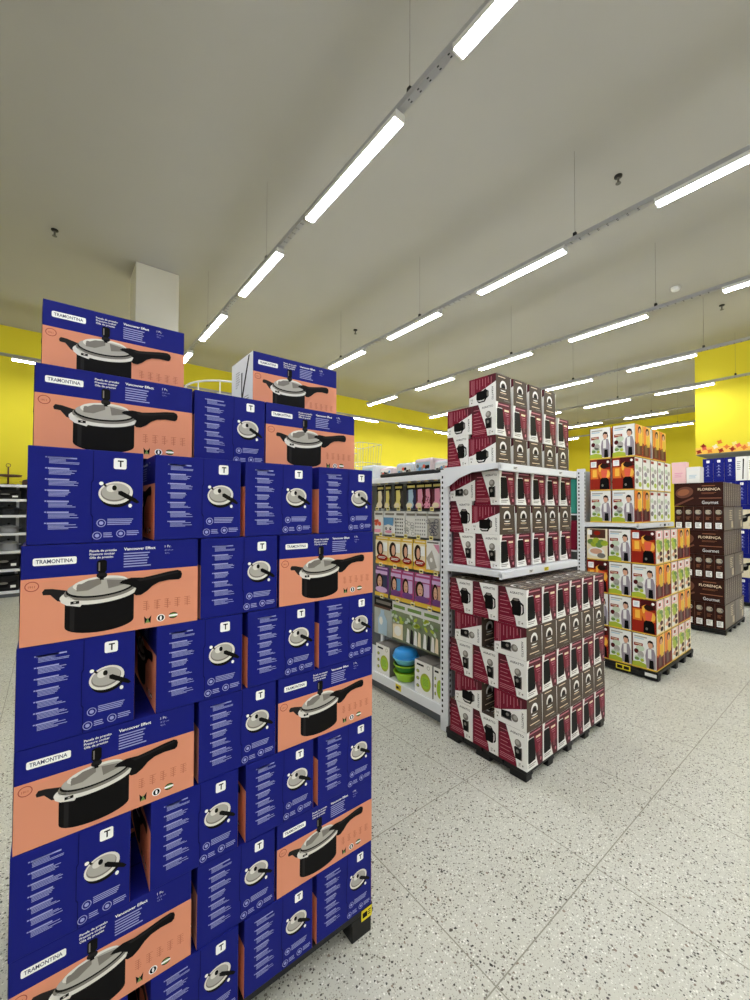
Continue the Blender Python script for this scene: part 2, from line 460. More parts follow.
# sprinklers and smoke detector
def sprinkler():
    b = MB(); b.lathe([(0.035, 0), (0.035, -0.012), (0.012, -0.016)], (0, 0, 0), PLASTB, 14)
    root = b.build('ceiling_sprinkler')
    s = MB(); s.lathe([(0.010, -0.012), (0.010, -0.05), (0.006, -0.07)], (0, 0, 0), CABLE, 10)
    kid(root, s.build('nozzle', root))
    d = MB(); d.lathe([(0.024, -0.07), (0.024, -0.074)], (0, 0, 0), CABLE, 12)
    kid(root, d.build('deflector', root))
    return Kind(root, 'sprinkler')
SPR = sprinkler()
for (x, y), lab in (((-0.03, 5.85), 'small ceiling sprinkler above the leftmost cooker cartons'), ((4.15, 1.56), 'small dark ceiling sprinkler between the second and third lamp lines'),
                    ((4.15, 5.83), 'small far ceiling sprinkler between the second and third lamp lines'), ((8.05, 1.58), 'small ceiling sprinkler between the fourth and fifth lamp lines')):
    SPR.place((x, y, HC), (0, 0, 0), lab, 'ceiling sprinklers')
b = MB(); b.lathe([(0.06, 0), (0.06, -0.02), (0.045, -0.045), (0.02, -0.05)], (6.9, 1.86, HC), LAMPW, 20)
sd = b.build('smoke_detector'); tag(sd, 'round white smoke detector on the ceiling above the third lamp line', 'smoke detector')

# ------------------------------------------------------------------ pallets
def pallet(x0, x1, y0, y1, h, label, boards=6, nx=3, fascia=False):
    root = empty('pallet', ((x0 + x1) / 2, (y0 + y1) / 2, 0)); tag(root, label, 'pallet', 'black pallets under the stacks')
    cx, cy = root.location.x, root.location.y
    w = x1 - x0; d = y1 - y0; th = 0.022
    for i in range(boards):
        a = -d / 2 + d * i / boards
        b = MB(); b.box(-w / 2, w / 2, a + (0.006 if i else 0), a + d / boards - (0.006 if i < boards - 1 else 0), h - th, h, PLASTB, 0.003); b.build('deck_board', root)
    fwid = 0.09 if nx == 3 else 0.065
    if fascia:
        b = MB(); b.box(-w / 2, -w / 2 + .012, -d / 2 + .002, d / 2, .012, h - th - .001, PLASTB, .002); b.build('side_skirt', root)
    for i in range(nx):
        xx = -w / 2 + (.014 if fascia else 0) + (w - fwid - (.014 if fascia else 0)) * i / (nx - 1)
        b = MB(); b.box(xx, xx + fwid, -d / 2, d / 2, h - th - 0.014, h - th, PLASTB); b.build('stringer', root)
        for j in range(3):
            yy = -d / 2 + (d - 0.11) * j / 2
            b = MB(); b.box(xx + .003, xx + fwid - .003, yy + .003, yy + 0.107, 0, h - th - 0.014, PLASTB, 0.004); b.build('foot', root)
    return root
# ------------------------------------------------------------------ pressure cooker cartons
CL, CW, CH = 0.361, 0.221, 0.2178
def cooker_front(f, pic, lab):
    f.rect(0, 0.335, 1, 1, ORANGE, 1)
    lf = Face(lab, f.o, f.U, f.V, f.w, f.h); pf = Face(pic, f.o, f.U, f.V, f.w, f.h)
    lf.rrect(.054, .130, .268, .206, .0035, WHITE, 2)
    lf.text('TRAMONTINA', .068, .186, .0088, NAVY, 3, width=.182, bold=.014)
    for i, s in enumerate(('Panela de pressão', 'Pressure cooker', 'Olla de presión')):
        f.text(s, .335, .095 + .036 * i, .0054, WHITE, 2, bold=.012)
    f.text('Vancouver Effect', .525, .095, .0068, WHITE, 2, width=.19, bold=.02)
    f.lines(.525, .125, .69, .30, 6, TXT, 2, .45, .25, 3)
    f.text('1 Pc.', .775, .085, .0062, WHITE, 2); f.text('Ø 20 cm', .775, .125, .004, TXT, 2); f.text('4,5 L', .775, .16, .0042, TXT, 2)
    f.ring(.052, .41, .034, .05, .0016, RED, 2); f.text('1911', .035, .425, .005, RED, 2)
    # icons, lower right
    for i in range(5):
        f.lines(.645 + .066 * i, .69, .688 + .066 * i, .80, 5, SALMON2, 2, .28, .35, i); f.rect(.662 + .066 * i, .69, .667 + .066 * i, .80, SALMON2, 2)
    f.poly([(.655, .94), (.672, .88), (.69, .94)], LEAF, 2); f.poly([(.65, .86), (.67, .90), (.655, .95)], BLACK, 3); f.poly([(.695, .86), (.675, .90), (.69, .95)], BLACK, 3)
    f.ell(.755, .905, .027, .042, WHITE, 2, 18); f.ell(.755, .905, .021, .034, BLACK, 3, 16); f.ell(.755, .905, .007, .027, WHITE, 4, 10)
    f.ell(.835, .895, .03, .036, BLACK, 2, 18); f.ell(.835, .895, .024, .026, LEAF, 3, 16); f.rect(.806, .885, .864, .905, WHITE, 4)
    # the cooker itself
    p = pf
    bot = [(.400 + .188 * math.cos(math.radians(a)), .86 + .098 * math.sin(math.radians(a))) for a in range(0, 181, 12)]
    p.poly([(.588, .56)] + bot + [(.212, .58), (.30, .64), (.45, .63)], BLACK, 2)
    p.poly([(.238, .64), (.262, .65), (.262, .915), (.238, .90)], DARK, 3)
    p.poly([(.10, .475), (.112, .445), (.15, .45), (.22, .48), (.235, .56), (.215, .60), (.175, .58), (.14, .51), (.105, .505)], DARK, 3)
    p.ell(.397, .545, .212, .105, STEEL2, 4, 36, -.05); p.poly([(.188, .56), (.23, .545), (.30, .64), (.29, .665), (.22, .635), (.192, .60)], STEEL2, 5)
    p.ell(.402, .505, .197, .105, STEEL3, 5, 32, -.05)
    p.ell(.402, .488, .187, .093, BLACK, 6, 32, -.05)
    p.ell(.402, .47, .18, .092, STEEL, 7, 32, -.05)
    p.ell(.40, .435, .15, .075, STEEL2, 8, 28, -.06); p.ell(.41, .452, .142, .064, STEEL, 9, 28, -.06)
    p.poly([(.27, .45), (.33, .395), (.40, .38), (.40, .44), (.33, .50), (.27, .50)], STEEL3, 10); p.poly([(.43, .40), (.52, .42), (.53, .47), (.44, .50)], STEEL3, 10)
    p.ell(.285, .44, .014, .016, STEEL3, 11, 12)
    p.poly([(.50, .455), (.52, .425), (.57, .405), (.64, .415), (.72, .395), (.80, .37), (.86, .36), (.882, .375), (.89, .41), (.885, .455), (.87, .475), (.80, .47), (.74, .485), (.70, .52), (.665, .575), (.63, .61), (.60, .61), (.585, .59), (.60, .53), (.56, .485)], BLACK, 11)
    p.poly([(.60, .43), (.70, .415), (.80, .39), (.865, .378), (.87, .392), (.80, .41), (.70, .44), (.62, .455)], DARK, 12)
    p.rect(.24, .60, .285, .63, BLACK, 6); p.rect(.256, .605, .268, .622, STEEL, 7)
    p.poly([(.376, .20), (.388, .185), (.418, .185), (.43, .20), (.43, .30), (.418, .325), (.388, .325), (.376, .30)], BLACK, 12)
    p.ell(.403, .35, .03, .035, DARK, 11, 16); p.rect(.392, .36, .414, .40, BLACK, 13)
    p.rect(.384, .21, .392, .30, GREYTXT, 13)
def cooker_side(f, pic, flap):
    f.lines(.155, .10, .40, .13, 1, TXT, 1)
    for i in range(7):
        t = .10 + .113 * i; f.rect(.135, t, .15, t + .012, TXT, 1)
        f.rect(.155, t, .33, t + .016, TXT, 1); f.lines(.165, t + .022, .42, t + .075, 4, TXT, 1, .5, .5, i + 2)
    g = Face(flap, f.o + f.n * .0012, f.U, f.V, f.w, f.h)
    g.poly([(.538, .012), (.992, .012), (.992, .99), (.538, .99), (.538, .72), (.522, .69), (.522, .36), (.538, .33)], BLUE, 0)
    g.poly([(.530, .012), (.538, .012), (.538, .33), (.522, .36), (.522, .69), (.538, .72), (.538, .99), (.530, .99), (.530, .73), (.514, .70), (.514, .35), (.530, .32)], BLUE2, -1)
    g.rrect(.715, .075, .835, .195, .004, WHITE, 1); g.text('T', .752, .168, .0155, BLACK, 2, width=.055, bold=.03)
    q = Face(pic, g.o, f.U, f.V, f.w, f.h)
    q.ell(.75, .495, .155, .125, BLACK, 1, 28, -.15); q.ell(.74, .46, .16, .125, STEEL2, 2, 28, -.15); q.ell(.735, .455, .135, .10, STEEL3, 3, 28, -.15)
    q.ell(.735, .445, .128, .092, STEEL, 4, 28, -.15); q.ell(.70, .41, .05, .04, STEEL2, 5, 16, -.4)
    q.poly([(.76, .44), (.79, .435), (.93, .52), (.965, .56), (.94, .575), (.80, .50), (.76, .475)], BLACK, 6)
    q.ell(.725, .405, .022, .03, BLACK, 6, 14); q.ell(.605, .36, .02, .02, WHITE, 5, 10); q.ell(.875, .60, .018, .022, WHITE, 5, 10)
    q.poly([(.60, .35), (.62, .345), (.66, .385), (.645, .40)], DARK, 4)
    for cu, ct in ((.61, .79), (.575, .925), (.79, .91)):
        g.ring(cu, ct, .042, .043, .0016, TXT, 1, 18); g.ell(cu, ct, .02, .02, TXT, 1, 10)
    g.lines(.665, .745, .96, .82, 4, TXT, 1, .5, .3, 5); g.lines(.63, .895, .73, .955, 3, TXT, 1, .5, .3, 6); g.lines(.845, .88, .97, .94, 3, TXT, 1, .5, .3, 7)
def cooker_template(white_end=False):
    b = MB(); b.box(-CL / 2, CL / 2, -CW / 2, CW / 2, 0, CH, BLUE, 0.0016)
    pic, lab, fl = [MB() for _ in range(4)], [MB(), MB()], [MB(), MB()]
    fr, le, ba, ri, top = faces_of(b, CL, CW, CH)
    cooker_front(fr, pic[0], lab[0]); cooker_front(ba, pic[1], lab[1])
    if white_end:
        le.rect(0, 0, 1, 1, WHITE, 1)
        le.poly([(.80, .02), (.86, .02), (.52, .80), (.44, .80)], BLACK, 2); le.poly([(.48, .25), (.53, .25), (.52, .64), (.48, .70)], BLACK, 3)
        le.lines(.2, .2, .42, .5, 7, GREYTXT, 2, .25, .6, 4); le.lines(.6, .7, .85, .92, 5, GREYTXT, 2, .25, .6, 4)
    else: cooker_side(le, pic[2], fl[0])
    cooker_side(ri, pic[3], fl[1])
    top.rect(0.0, .49, 1, .51, BLUE2, 1)
    root = b.build('cooker_carton')
    for q in lab: kid(root, q.build('brand_label', root))
    for q in pic:
        if q.f: kid(root, q.build('product_picture', root))
    for q in fl:
        if q.f: kid(root, q.build('end_flap', root))
    return Kind(root, 'carton')
CK = cooker_template(); CKW = cooker_template(True)
PT = 0.103
LAYERS = {  # layer from the floor: (front plane y, [(kind, x0)])
    7: (1.160, [('s', -.044), ('s', .203), ('s', .437), ('s', .682)]),
    6: (1.160, [('f', -.052), ('s', .3175), ('f', .546)]),
    5: (1.160, [('s', -.057), ('s', .212), ('s', .449), ('s', .685)]),
    4: (1.162, [('f', -.056), ('s', .3165), ('f', .546)]),
    3: (1.160, [('s', -.06), ('s', .205), ('s', .447), ('s', .684)]),
    2: (1.162, [('f', -.058), ('s', .3175), ('f', .546)]),
    1: (1.160, [('s', -.06), ('s', .209), ('s', .447), ('s', .684)]),
    8: (1.288, [('f', -.039), ('s', .3275), ('f', .553)]),
    9: (1.434, [('f', -.03), ('w', .564)])}
# second row behind the two top layers, which the upper cartons stand on
BEHIND = {8: [('f', -.045), ('s', .332), ('f', .567)]}
rr = random.Random(3)
NUM = {2: ('left', 'right'), 3: ('left', 'middle', 'right'), 4: ('first', 'second', 'third', 'fourth')}
for L, (y0, row) in LAYERS.items():
    z = PT + 0.219 * (L - 1)
    for i, (kd, x0) in enumerate(row):
        fr = kd != 's'
        k = CKW if kd == 'w' else CK
        if fr: loc = (x0 + CL / 2, y0 + CW / 2, z); rot = (0, 0, rr.uniform(-.003, .003))
        else: loc = (x0 + CW / 2, y0 + CL / 2, z); rot = (0, 0, PI / 2 + rr.uniform(-.004, .004))
        lay = 'top layer' if L == 9 else 'bottom layer' if L == 1 else '%s layer from the top' % ORD[9 - L]
        n = len(row)
        pos = ('%s from the left' % NUM[4][i]) if n == 4 else NUM[n][i]
        what = 'orange-fronted pressure cooker carton' if fr else 'blue-ended pressure cooker carton'
        if kd == 'w': lab = 'pressure cooker carton with a white end, right of two on the top layer'
        else: lab = '%s, %s in the %s' % (what, pos, lay)
        k.place(loc, rot, lab, 'stacked pressure cooker cartons')
for L, row in BEHIND.items():
    z = PT + 0.219 * (L - 1)
    for i, (kd, x0) in enumerate(row):
        loc = (x0 + CL / 2, 1.515 + CW / 2, z) if kd == 'f' else (x0 + CW / 2, 1.66 + CL / 2, z)
        CK.place(loc, (0, 0, 0 if kd == 'f' else PI / 2), 'pressure cooker carton standing behind the %s one, second layer from the top' % NUM[3][i], 'stacked pressure cooker cartons')
# the rest of the stack behind the front row, which that second row stands on
for L in range(7, 0, -1):
    z = PT + 0.219 * (L - 1); lay = 'bottom layer' if L == 1 else '%s layer from the top' % ORD[9 - L]
    deep = L % 2 == 1
    for i, x0 in enumerate((-.045, .332, .567)):
        lab = 'pressure cooker carton standing behind the front row, %s, %s' % (NUM[3][i], lay)
        if i == 1: CK.place((x0 + CW / 2, (1.535 if deep else 1.53) + CL / 2, z), (0, 0, PI / 2), lab, 'stacked pressure cooker cartons')
        else: CK.place((x0 + CL / 2, (1.56 if deep else 1.53) + CW / 2, z), (0, 0, 0), lab, 'stacked pressure cooker cartons')
pl = pallet(-.07, .915, 1.165, 2.1, 0.1, 'black plastic pallet under the blue pressure cooker cartons')
t = MB(); ft = Face(t, (-.05, -.0015, 0), (1, 0, 0), (0, 0, 1), .045, .035)
t.box(-.05, -.005, -.0015, 0, 0, .035, YTAG); ft.rect(.1, .25, .55, .75, BLACK, 1); ft.lines(.62, .2, .92, .8, 3, BLACK, 1)
o = t.build('price_tag', pl, (0.492, -.469, .06)); o['label'] = 'yellow price tag'

# ------------------------------------------------------------------ coffee maker boxes (maroon and white)
KW, KD, KH = 0.1605, 0.180, 0.2075
def coffee_template(kettle):
    b = MB(); b.box(-KW / 2, KW / 2, -KD / 2, KD / 2, 0, KH, BROWN, 0.0012)
    pa, pb = MB(), MB()
    fr, le, ba, ri, top = faces_of(b, KW, KD, KH)
    for f in (le, ri):
        p = Face(pa if f is le else b, f.o, f.U, f.V, f.w, f.h)
        f.rect(0, 0, 1, 1, MAROON, 1)
        f.poly([(.27, 0), (1, 0), (1, 1), (.66, 1), (.62, .82), (.47, .47)], OFFW, 2)
        f.poly([(0, 0), (.27, 0), (.35, .18), (0, .30)], MAROON2, 2)
        f.text('AGRATTO', .43, .15, .0125, DARK, 3, width=.47, bold=.015)
        for i in range(6): f.rect(.07, .16 + .105 * i, .33 + .03 * i - .08 * (i % 2), .176 + .105 * i, PINKTXT, 3)
        f.rect(.05, .80, .60, .816, PINKTXT, 2); f.rect(.05, .85, .62, .864, PINKTXT, 2); f.rect(.05, .90, .55, .914, PINKTXT, 2)
        f.lines(.72, .86, .80, .96, 3, GREYTXT, 3, .4, .3); f.ell(.86, .9, .028, .024, GREYTXT, 3, 10)
        if kettle:
            p.poly([(.50, .33), (.56, .26), (.74, .26), (.80, .33), (.83, .50), (.82, .68), (.78, .72), (.52, .72), (.50, .55)], BLACK, 4)
            p.poly([(.80, .34), (.91, .40), (.92, .62), (.84, .70), (.83, .66), (.87, .60), (.865, .44), (.80, .40)], DARK, 5)
            p.poly([(.52, .32), (.44, .38), (.50, .46)], DARK, 5); p.ell(.65, .30, .10, .03, GREYTXT, 6, 14); p.rect(.845, .46, .86, .60, STEEL2, 6)
        else:
            p.ell(.70, .36, .115, .105, STEEL3, 4, 20); p.ell(.68, .34, .07, .06, STEEL, 5, 16)
            p.poly([(.56, .50), (.60, .46), (.80, .47), (.82, .60), (.80, .78), (.60, .78), (.58, .62)], DARK, 5)
            p.rect(.60, .62, .80, .78, BLACK, 6); p.rect(.78, .45, .84, .78, GREYTXT, 4); p.ell(.68, .58, .05, .05, STEEL3, 7, 12)
    for f in (fr, ba):
        p = Face(pb if f is fr else b, f.o, f.U, f.V, f.w, f.h)
        f.rect(0, 0, 1, 1, OFFW, 1)
        f.poly([(.14, 0), (1, 0), (1, 1), (.70, 1), (.57, .72), (.42, .17), (.11, .17)], MAROON2, 2)
        f.poly([(.42, .17), (.95, .17), (.95, .62), (.56, .66)], MAROON, 3)
        f.poly([(.0, .0), (.16, 0), (.11, .17), (0, .22)], OFFW, 3)
        p.poly([(.07, .22), (.11, .19), (.40, .19), (.46, .22), (.55, .70), (.52, .80), (.11, .83), (.07, .78)], BLACK, 4)
        p.rect(.12, .26, .15, .74, DARK, 5)
        f.rect(.14, .05, .86, .085, PINKTXT, 3)
        f.rect(.56, .20, .86, .26, CREAM, 4); f.rect(.60, .31, .84, .33, PINKTXT, 4); f.rect(.64, .37, .84, .385, PINKTXT, 4)
        f.lines(.72, .45, .86, .78, 9, PINKTXT, 4, .25, .3); f.ell(.87, .87, .05, .05, PINKTXT, 3, 12)
        f.lines(.10, .86, .56, .96, 2, GREYTXT, 2, .4, .25)
    # brown lid: white cup mark and lines
    for f in (top, Face(b, (-KW / 2, KD / 2, 0), (1, 0, 0), (0, -1, 0), KW, KD)):
        f.ell(.48, .40, .215, .20, OFFW, 1, 26, 0, 160, 380); f.ell(.48, .43, .15, .14, BROWN, 2, 20)
        f.poly([(.36, .46), (.40, .37), (.48, .33), (.56, .37), (.60, .46)], BLACK, 3); f.ell(.48, .52, .20, .06, OFFW, 3, 16, 0, 20, 160)
        f.rect(.28, .62, .68, .65, CREAMTXT, 1); f.rect(.34, .68, .62, .70, GREYTXT, 1)
        f.rect(.14, .07, .62, .10, CREAMTXT, 1); f.rect(.20, .80, .80, .83, CREAMTXT, 1); f.rect(.52, .88, .9, .91, GREYTXT, 1)
        f.poly([(.96, .05), (1, .05), (1, .95)], OFFW, 1)
    root = b.build('coffee_maker_box' if not kettle else 'kettle_box')
    for q in (pa, pb): kid(root, q.build('product_picture', root))
    return Kind(root, 'box')
KET = coffee_template(True); MOK = coffee_template(False)
rr = random.Random(11)
def coffee(x0, y0, z, lying, kettle, label):
    """x0, y0 = left and front edges; lying boxes are turned on their back."""
    k = KET if kettle else MOK
    j = rr.uniform(-.003, .003)
    what = 'kettle' if kettle else 'coffee maker'
    if lying: k.place((x0 + KW / 2, y0 + KH, z + KD / 2), (PI / 2, 0, 0), label % what, 'maroon and white appliance boxes')
    else: k.place((x0 + KW / 2, y0 + KD / 2, z), (0, 0, j), label % what, 'maroon and white appliance boxes')
X0, Y0 = 2.045, 1.248
SX = 0.1625
P1 = 0.066
def colname(c, n): return 'leftmost' if c == 0 else 'rightmost' if c == n - 1 else '%s from the left' % ORD[c]
zs = [P1, P1 + .2085, P1 + .2085 + .181, P1 + .417 + .181, P1 + .417 + .362]
for li in range(5):
    lying = li in (1, 3); z = zs[li]
    lname = 'bottom layer' if li == 0 else 'top layer' if li == 4 else '%s layer from the floor' % ORD[li]
    for c in range(6):
        ket = (li == 4) or (li == 2 and c > 3) or (li == 0 and c == 2)
        coffee(X0 + SX * c, Y0, z, lying, ket,
               '%s ' + ('box lying, ' if lying else 'box standing, ') + colname(c, 6) + ', ' + lname + ', floor pallet')
    deep = [1, 2] if not lying else [1]
    for r in deep:
        cols = range(6) if li == 4 else [0, 5]
        for c in cols:
            yy = Y0 + (0.183 * r if not lying else 0.2075 + 0.09)
            ket = li == 4 or (li == 0 and r == 1) or (li in (1, 3) and li == 1)
            nm = ('second' if r == 1 else 'third') + ' row back'
            lb = '%s box, ' + (('left side, ' if c == 0 else 'right side, ') if li != 4 else '') + nm + ', ' + (colname(c, 6) + ', ' if li == 4 else '') + lname + ', floor pallet'
            coffee(X0 + SX * c, yy, z, lying, ket, lb)
pallet(2.05, 3.03, 1.255, 1.835, 0.065, 'black plastic pallet under the maroon and white appliance boxes', 4, 5)
# end shelves of the gondola: lower and upper
S1, S2 = 1.134, 1.776
YS = 1.432
for shelf, z0, spec in (('lower', S1, [('U', 5), ('L', 5), ('U', 5)]), ('upper', S2, [('L', 5), ('U', 5), ('L', 4)])):
    z = z0; sx, xs, ys = (0.180, 2.110, 1.462) if shelf == 'lower' else (0.188, 2.132, 1.503)
    for li, (tp, n) in enumerate(spec):
        lying = tp == 'L'
        ln = ('bottom', 'middle', 'top')[li]
        for c in range(n):
            xo = 0.0 if not (shelf == 'upper' and li == 2) else 0.02
            ket = (shelf == 'lower' and lying) or (shelf == 'upper' and lying)
            coffee(xs + xo + sx * c, ys + (.012 if shelf == 'upper' and li == 2 else 0), z, lying, ket,
                   '%s box ' + ('lying, ' if lying else 'standing, ') + colname(c, n) + ', ' + ln + ' row, ' + shelf + ' end shelf')
        z += 0.181 if lying else 0.2085
# boxes behind the left front column on the shelves (their outer sides show on the left)
def back_stack(shelf, z0, seq):
    z = z0; xs = 2.110 if shelf == 'lower' else 2.132
    for i, (tp, yy) in enumerate(seq):
        ln = ('bottom', 'middle', 'top')[i]
        coffee(xs, yy, z, tp == 'L', i % 2 == 1 or shelf == 'upper', '%s box at the back left, ' + ln + ' of its stack on the ' + shelf + ' end shelf')
        z += 0.181 if tp == 'L' else 0.2085
back_stack('lower', S1, [('U', 1.645), ('U', 1.6698), ('L', 1.6435)])
back_stack('upper', S2, [('U', 1.714), ('L', 1.686)])

# ------------------------------------------------------------------ shop shelving (gondolas)
def upright(x0, x1, y0, y1, h):
    u = MB(); u.box(x0, x1, y0, y1, 0, h, SHELFW, 0.003)
    z = 0.12
    while z < h - 0.04:
        for yy in (y0 + (y1 - y0) * .72,):
            u.box(x0 - .0008, x0, yy - .006, yy + .006, z, z + .018, HOLE)
        xx = (x0 + x1) / 2
        u.box(xx - .005, xx + .005, y0 - .0008, y0, z, z + .018, HOLE)
        z += 0.036
    return u
def price_rail(x0, x1, y, z, tags):
    r = MB(); r.box(x0, x1, y - .004, y, z, z + .036, SHELFW)
    f = Face(r, (x0, y - .004, z), (1, 0, 0), (0, 0, 1), x1 - x0, .036)
    for u, mt in tags:
        f.rect(u, .2, u + .06, .85, mt, 1); f.lines(u + .008, .3, u + .05, .75, 2, BLACK, 2)
    return r
def end_shelf(root, x0, x1, y0, y1, z, tags, bk=1.0):
    s = MB(); s.box(x0, x1, y0, y1, z - .012, z, SHELFW)
    s.box(x0, x1, y0, y0 + .012, z - .047, z - .012, SHELFW, 0.002)
    s.box(x0, x0 + .012, y0, y1, z - .034, z - .012, SHELFW); s.box(x1 - .012, x1, y0, y1, z - .034, z - .012, SHELFW)
    sh = s.build('end_shelf', root)
    price_rail(x0 + .02, x1 - .005, y0, z - .043, tags).build('price_rail', sh)
    for xx in (x0, x1 - .006):
        b = MB()
        pts = [(y1, z - .012), (y0 + .03, z - .012), (y0 + .03, z - .034), (y1 - .22, z - .034 - .011 * bk), (y1 - .12, z - .034 - .041 * bk), (y1 - .04, z - .034 - .086 * bk), (y1, z - .034 - .106 * bk)]
        A = [(xx - .001, y, zz) for y, zz in pts]; B = [(xx + .005, y, zz) for y, zz in pts]; n = len(pts)
        b.poly(A[::-1], SHELFW); b.poly(B, SHELFW)
        for i in range(n): b.poly([A[i], A[(i + 1) % n], B[(i + 1) % n], B[i]], SHELFW)
        b.build('bracket', sh)
def gondola(x0, y0, y1, h, label, tags1, tags2, z1, z2, hooks, w=0.86, sx0=2.06, sx1=3.0, bk=1.0):
    root = empty('gondola_shelving', (0, 0, 0)); tag(root, label, 'shelving', 'white shop gondolas')
    upright(x0 - .01, x0 + .03, y0, y0 + .07, h).build('upright', root)
    upright(x0 + w - .03, x0 + w + .01, y0, y0 + .07, h).build('upright', root)
    b = MB(); b.box(x0 + .03, x0 + w - .03, y0 + .02, y0 + .04, .12, h - .02, SHELFG); b.build('end_panel', root)
    b = MB(); b.box(x0 + w / 2 - .012, x0 + w / 2 + .012, y0 + .07, y1, .05, h, PANELG)
    b.build('back_panel', root)
    for i in range(1, 3):
        yy = y0 + i * 1.18
        if yy > y1 - .05: continue
        u = MB(); u.box(x0 + w / 2 - .03, x0 + w / 2 + .03, yy, yy + .04, 0, h, SHELFW, .003); u.build('centre_post', root)
    for side in (-1, 1):
        xa, xb = (x0 + .008, x0 + w / 2 - .012) if side < 0 else (x0 + w / 2 + .012, x0 + w - .008)
        b = MB(); b.box(xa, xb, y0 + .07, y1, .125, .15, SHELFW)
        fx = xa if side < 0 else xb
        b.box(fx - .008, fx + .008, y0 + .07, y1, .085, .158, SHELFW, .003)
        b.build('base_shelf', root)
        b = MB(); b.box(fx - side * .05 - .005, fx - side * .05 + .005, y0 + .075, y1, 0, .085, PANELG); b.build('kick_plate', root)
        b = MB(); b.box(xa, xb, y0 + .072, y1, h - .042, h - .022, SHELFW); b.box(fx - .007, fx + .007, y0 + .072, y1, h - .062, h - .018, SHELFW, .003)
        b.build('top_shelf', root)
    end_shelf(root, sx0, sx1, 1.422, y0, z1, tags1, min(bk, .1))
    if z2: end_shelf(root, sx0, sx1, 1.426, y0, z2, tags2, bk)
    for (y, z, xf) in hooks:
        p = MB(); xb_ = x0 + w / 2 - .013
        p.tube([(xb_, y, z), (xf + .02, y, z), (xf - .012, y, z + .003)], .0028, CHROME, 6)
        p.tube([(xb_, y, z + .0065), (xf - .02, y, z + .0072)], .002, CHROME, 6)
        hk = p.build('peg_hook', root)
        q = MB(); q.box(xf - .024, xf - .021, y - .02, y + .02, z - .002, z + .03, LAMPW)
        f = Face(q, (xf - .024, y + .02, z - .002), (0, -1, 0), (0, 0, 1), .04, .032)
        f.rect(.05, .08, .95, .92, YELP, 1); f.rect(.15, .35, .8, .65, DARK, 2)
        q.build('price_ticket', hk)
    return root

# hanging packs on the left face of the first gondola: (row, [(y0, y1, design)], z0, z1)
PX = 2.205
def zp(z): return z
ROWS = [
    (1.500, 1.655, [(2.67, 2.75, 'pod', (FILMD, CREAM)), (2.575, 2.64, 'pod', (FILMD, YELP)), (2.435, 2.52, 'pod', (FILMD, YELP)), (2.285, 2.375, 'pod', (NAVY, PALEB)), (2.185, 2.268, 'pod', (WINE, PINKP)), (2.11, 2.178, 'dots', (MAROON2, PINKP)), (2.005, 2.095, 'pod', (MAROON2, PINKP))]),
    (1.283, 1.436, [(2.68, 2.785, 'coral', (OFFW, CORAL)), (2.525, 2.652, 'owl', (OFFW, SKY)), (2.41, 2.507, 'spots', (OFFW, DARK)), (2.282, 2.388, 'swirl', (OFFW, GREYP)), (2.158, 2.273, 'spots', (OFFW, GREYP)), (2.028, 2.15, 'swirl', (STEEL, NAVY))]),
    (1.030, 1.222, [(2.605, 2.76, 'hair', (GOLD, BRICKR)), (2.445, 2.59, 'hair', (GOLD, BRICKR)), (2.315, 2.428, 'hair', (GOLD, BRICKR)), (2.17, 2.29, 'hair', (GOLD, BRICKR)), (2.035, 2.16, 'white', (OFFW, PINKP))]),
    (0.760, 0.967, [(2.60, 2.767, 'face', (PURPLE, NAVY)), (2.435, 2.565, 'face', (MAGENTA, SKY)), (2.298, 2.427, 'face', (MAGENTA, LILAC2)), (2.115, 2.283, 'face', (MAGENTA, LILAC2)), (2.0, 2.10, 'face', (MAGENTA, SKIN))]),
    (0.435, 0.700, [(2.556, 2.78, 'bottle', (FILM, PALEB)), (2.39, 2.546, 'pale', (FILMG, CREAM)), (2.205, 2.378, 'leaf', (FILMG, LEAF)), (2.028, 2.194, 'leaf', (FILMG, LEAF))]),
]
hooks = []
for z0, z1, items in ROWS:
    for it in items: hooks.append(((it[0] + it[1]) / 2, z1 + .0455, PX))
GON = gondola(2.10, 1.852, 4.3, 1.765, 'white gondola with hanging packs, beside the maroon and white appliance boxes', [(.50, YTAG), (.30, LAMPW)], [(.12, LAMPW), (.72, LAMPW)], S1 - .004, S2 - .004, hooks)
PACKLAB = {
 0: ['dark hanging pack with cream item', 'dark hanging pack with pale yellow item', 'wide dark hanging pack with yellow item', 'navy hanging pack with pale blue item', 'wine-red hanging pack with pink item', 'dark red spotted hanging pack', 'dark red hanging pack with pink item'],
 1: ['white hanging pack with a coral print', 'white hanging pack with a blue top', 'white hanging pack with dark spots', 'white hanging pack with grey swirls', 'white hanging pack with grey spots', 'silver-grey patterned hanging pack'],
 2: ['gold pack with red oval', 'gold pack with red oval', 'gold pack with red oval', 'gold pack with red oval', 'white hanging pack with pink corner'],
 3: ['dark purple hanging pack with navy picture', 'magenta hanging pack with blue picture', 'narrow magenta hanging pack with lilac picture', 'wide magenta hanging pack with lilac picture', 'magenta hanging pack with a face'],
 4: ['clear bag with pale blue bottle shape', 'pale green film bag with cream contents', 'green film bag with leaf print', 'green film bag with leaf print']}
ROWN = ['top hook row', 'second hook row', 'third hook row', 'fourth hook row', 'lowest hook row']
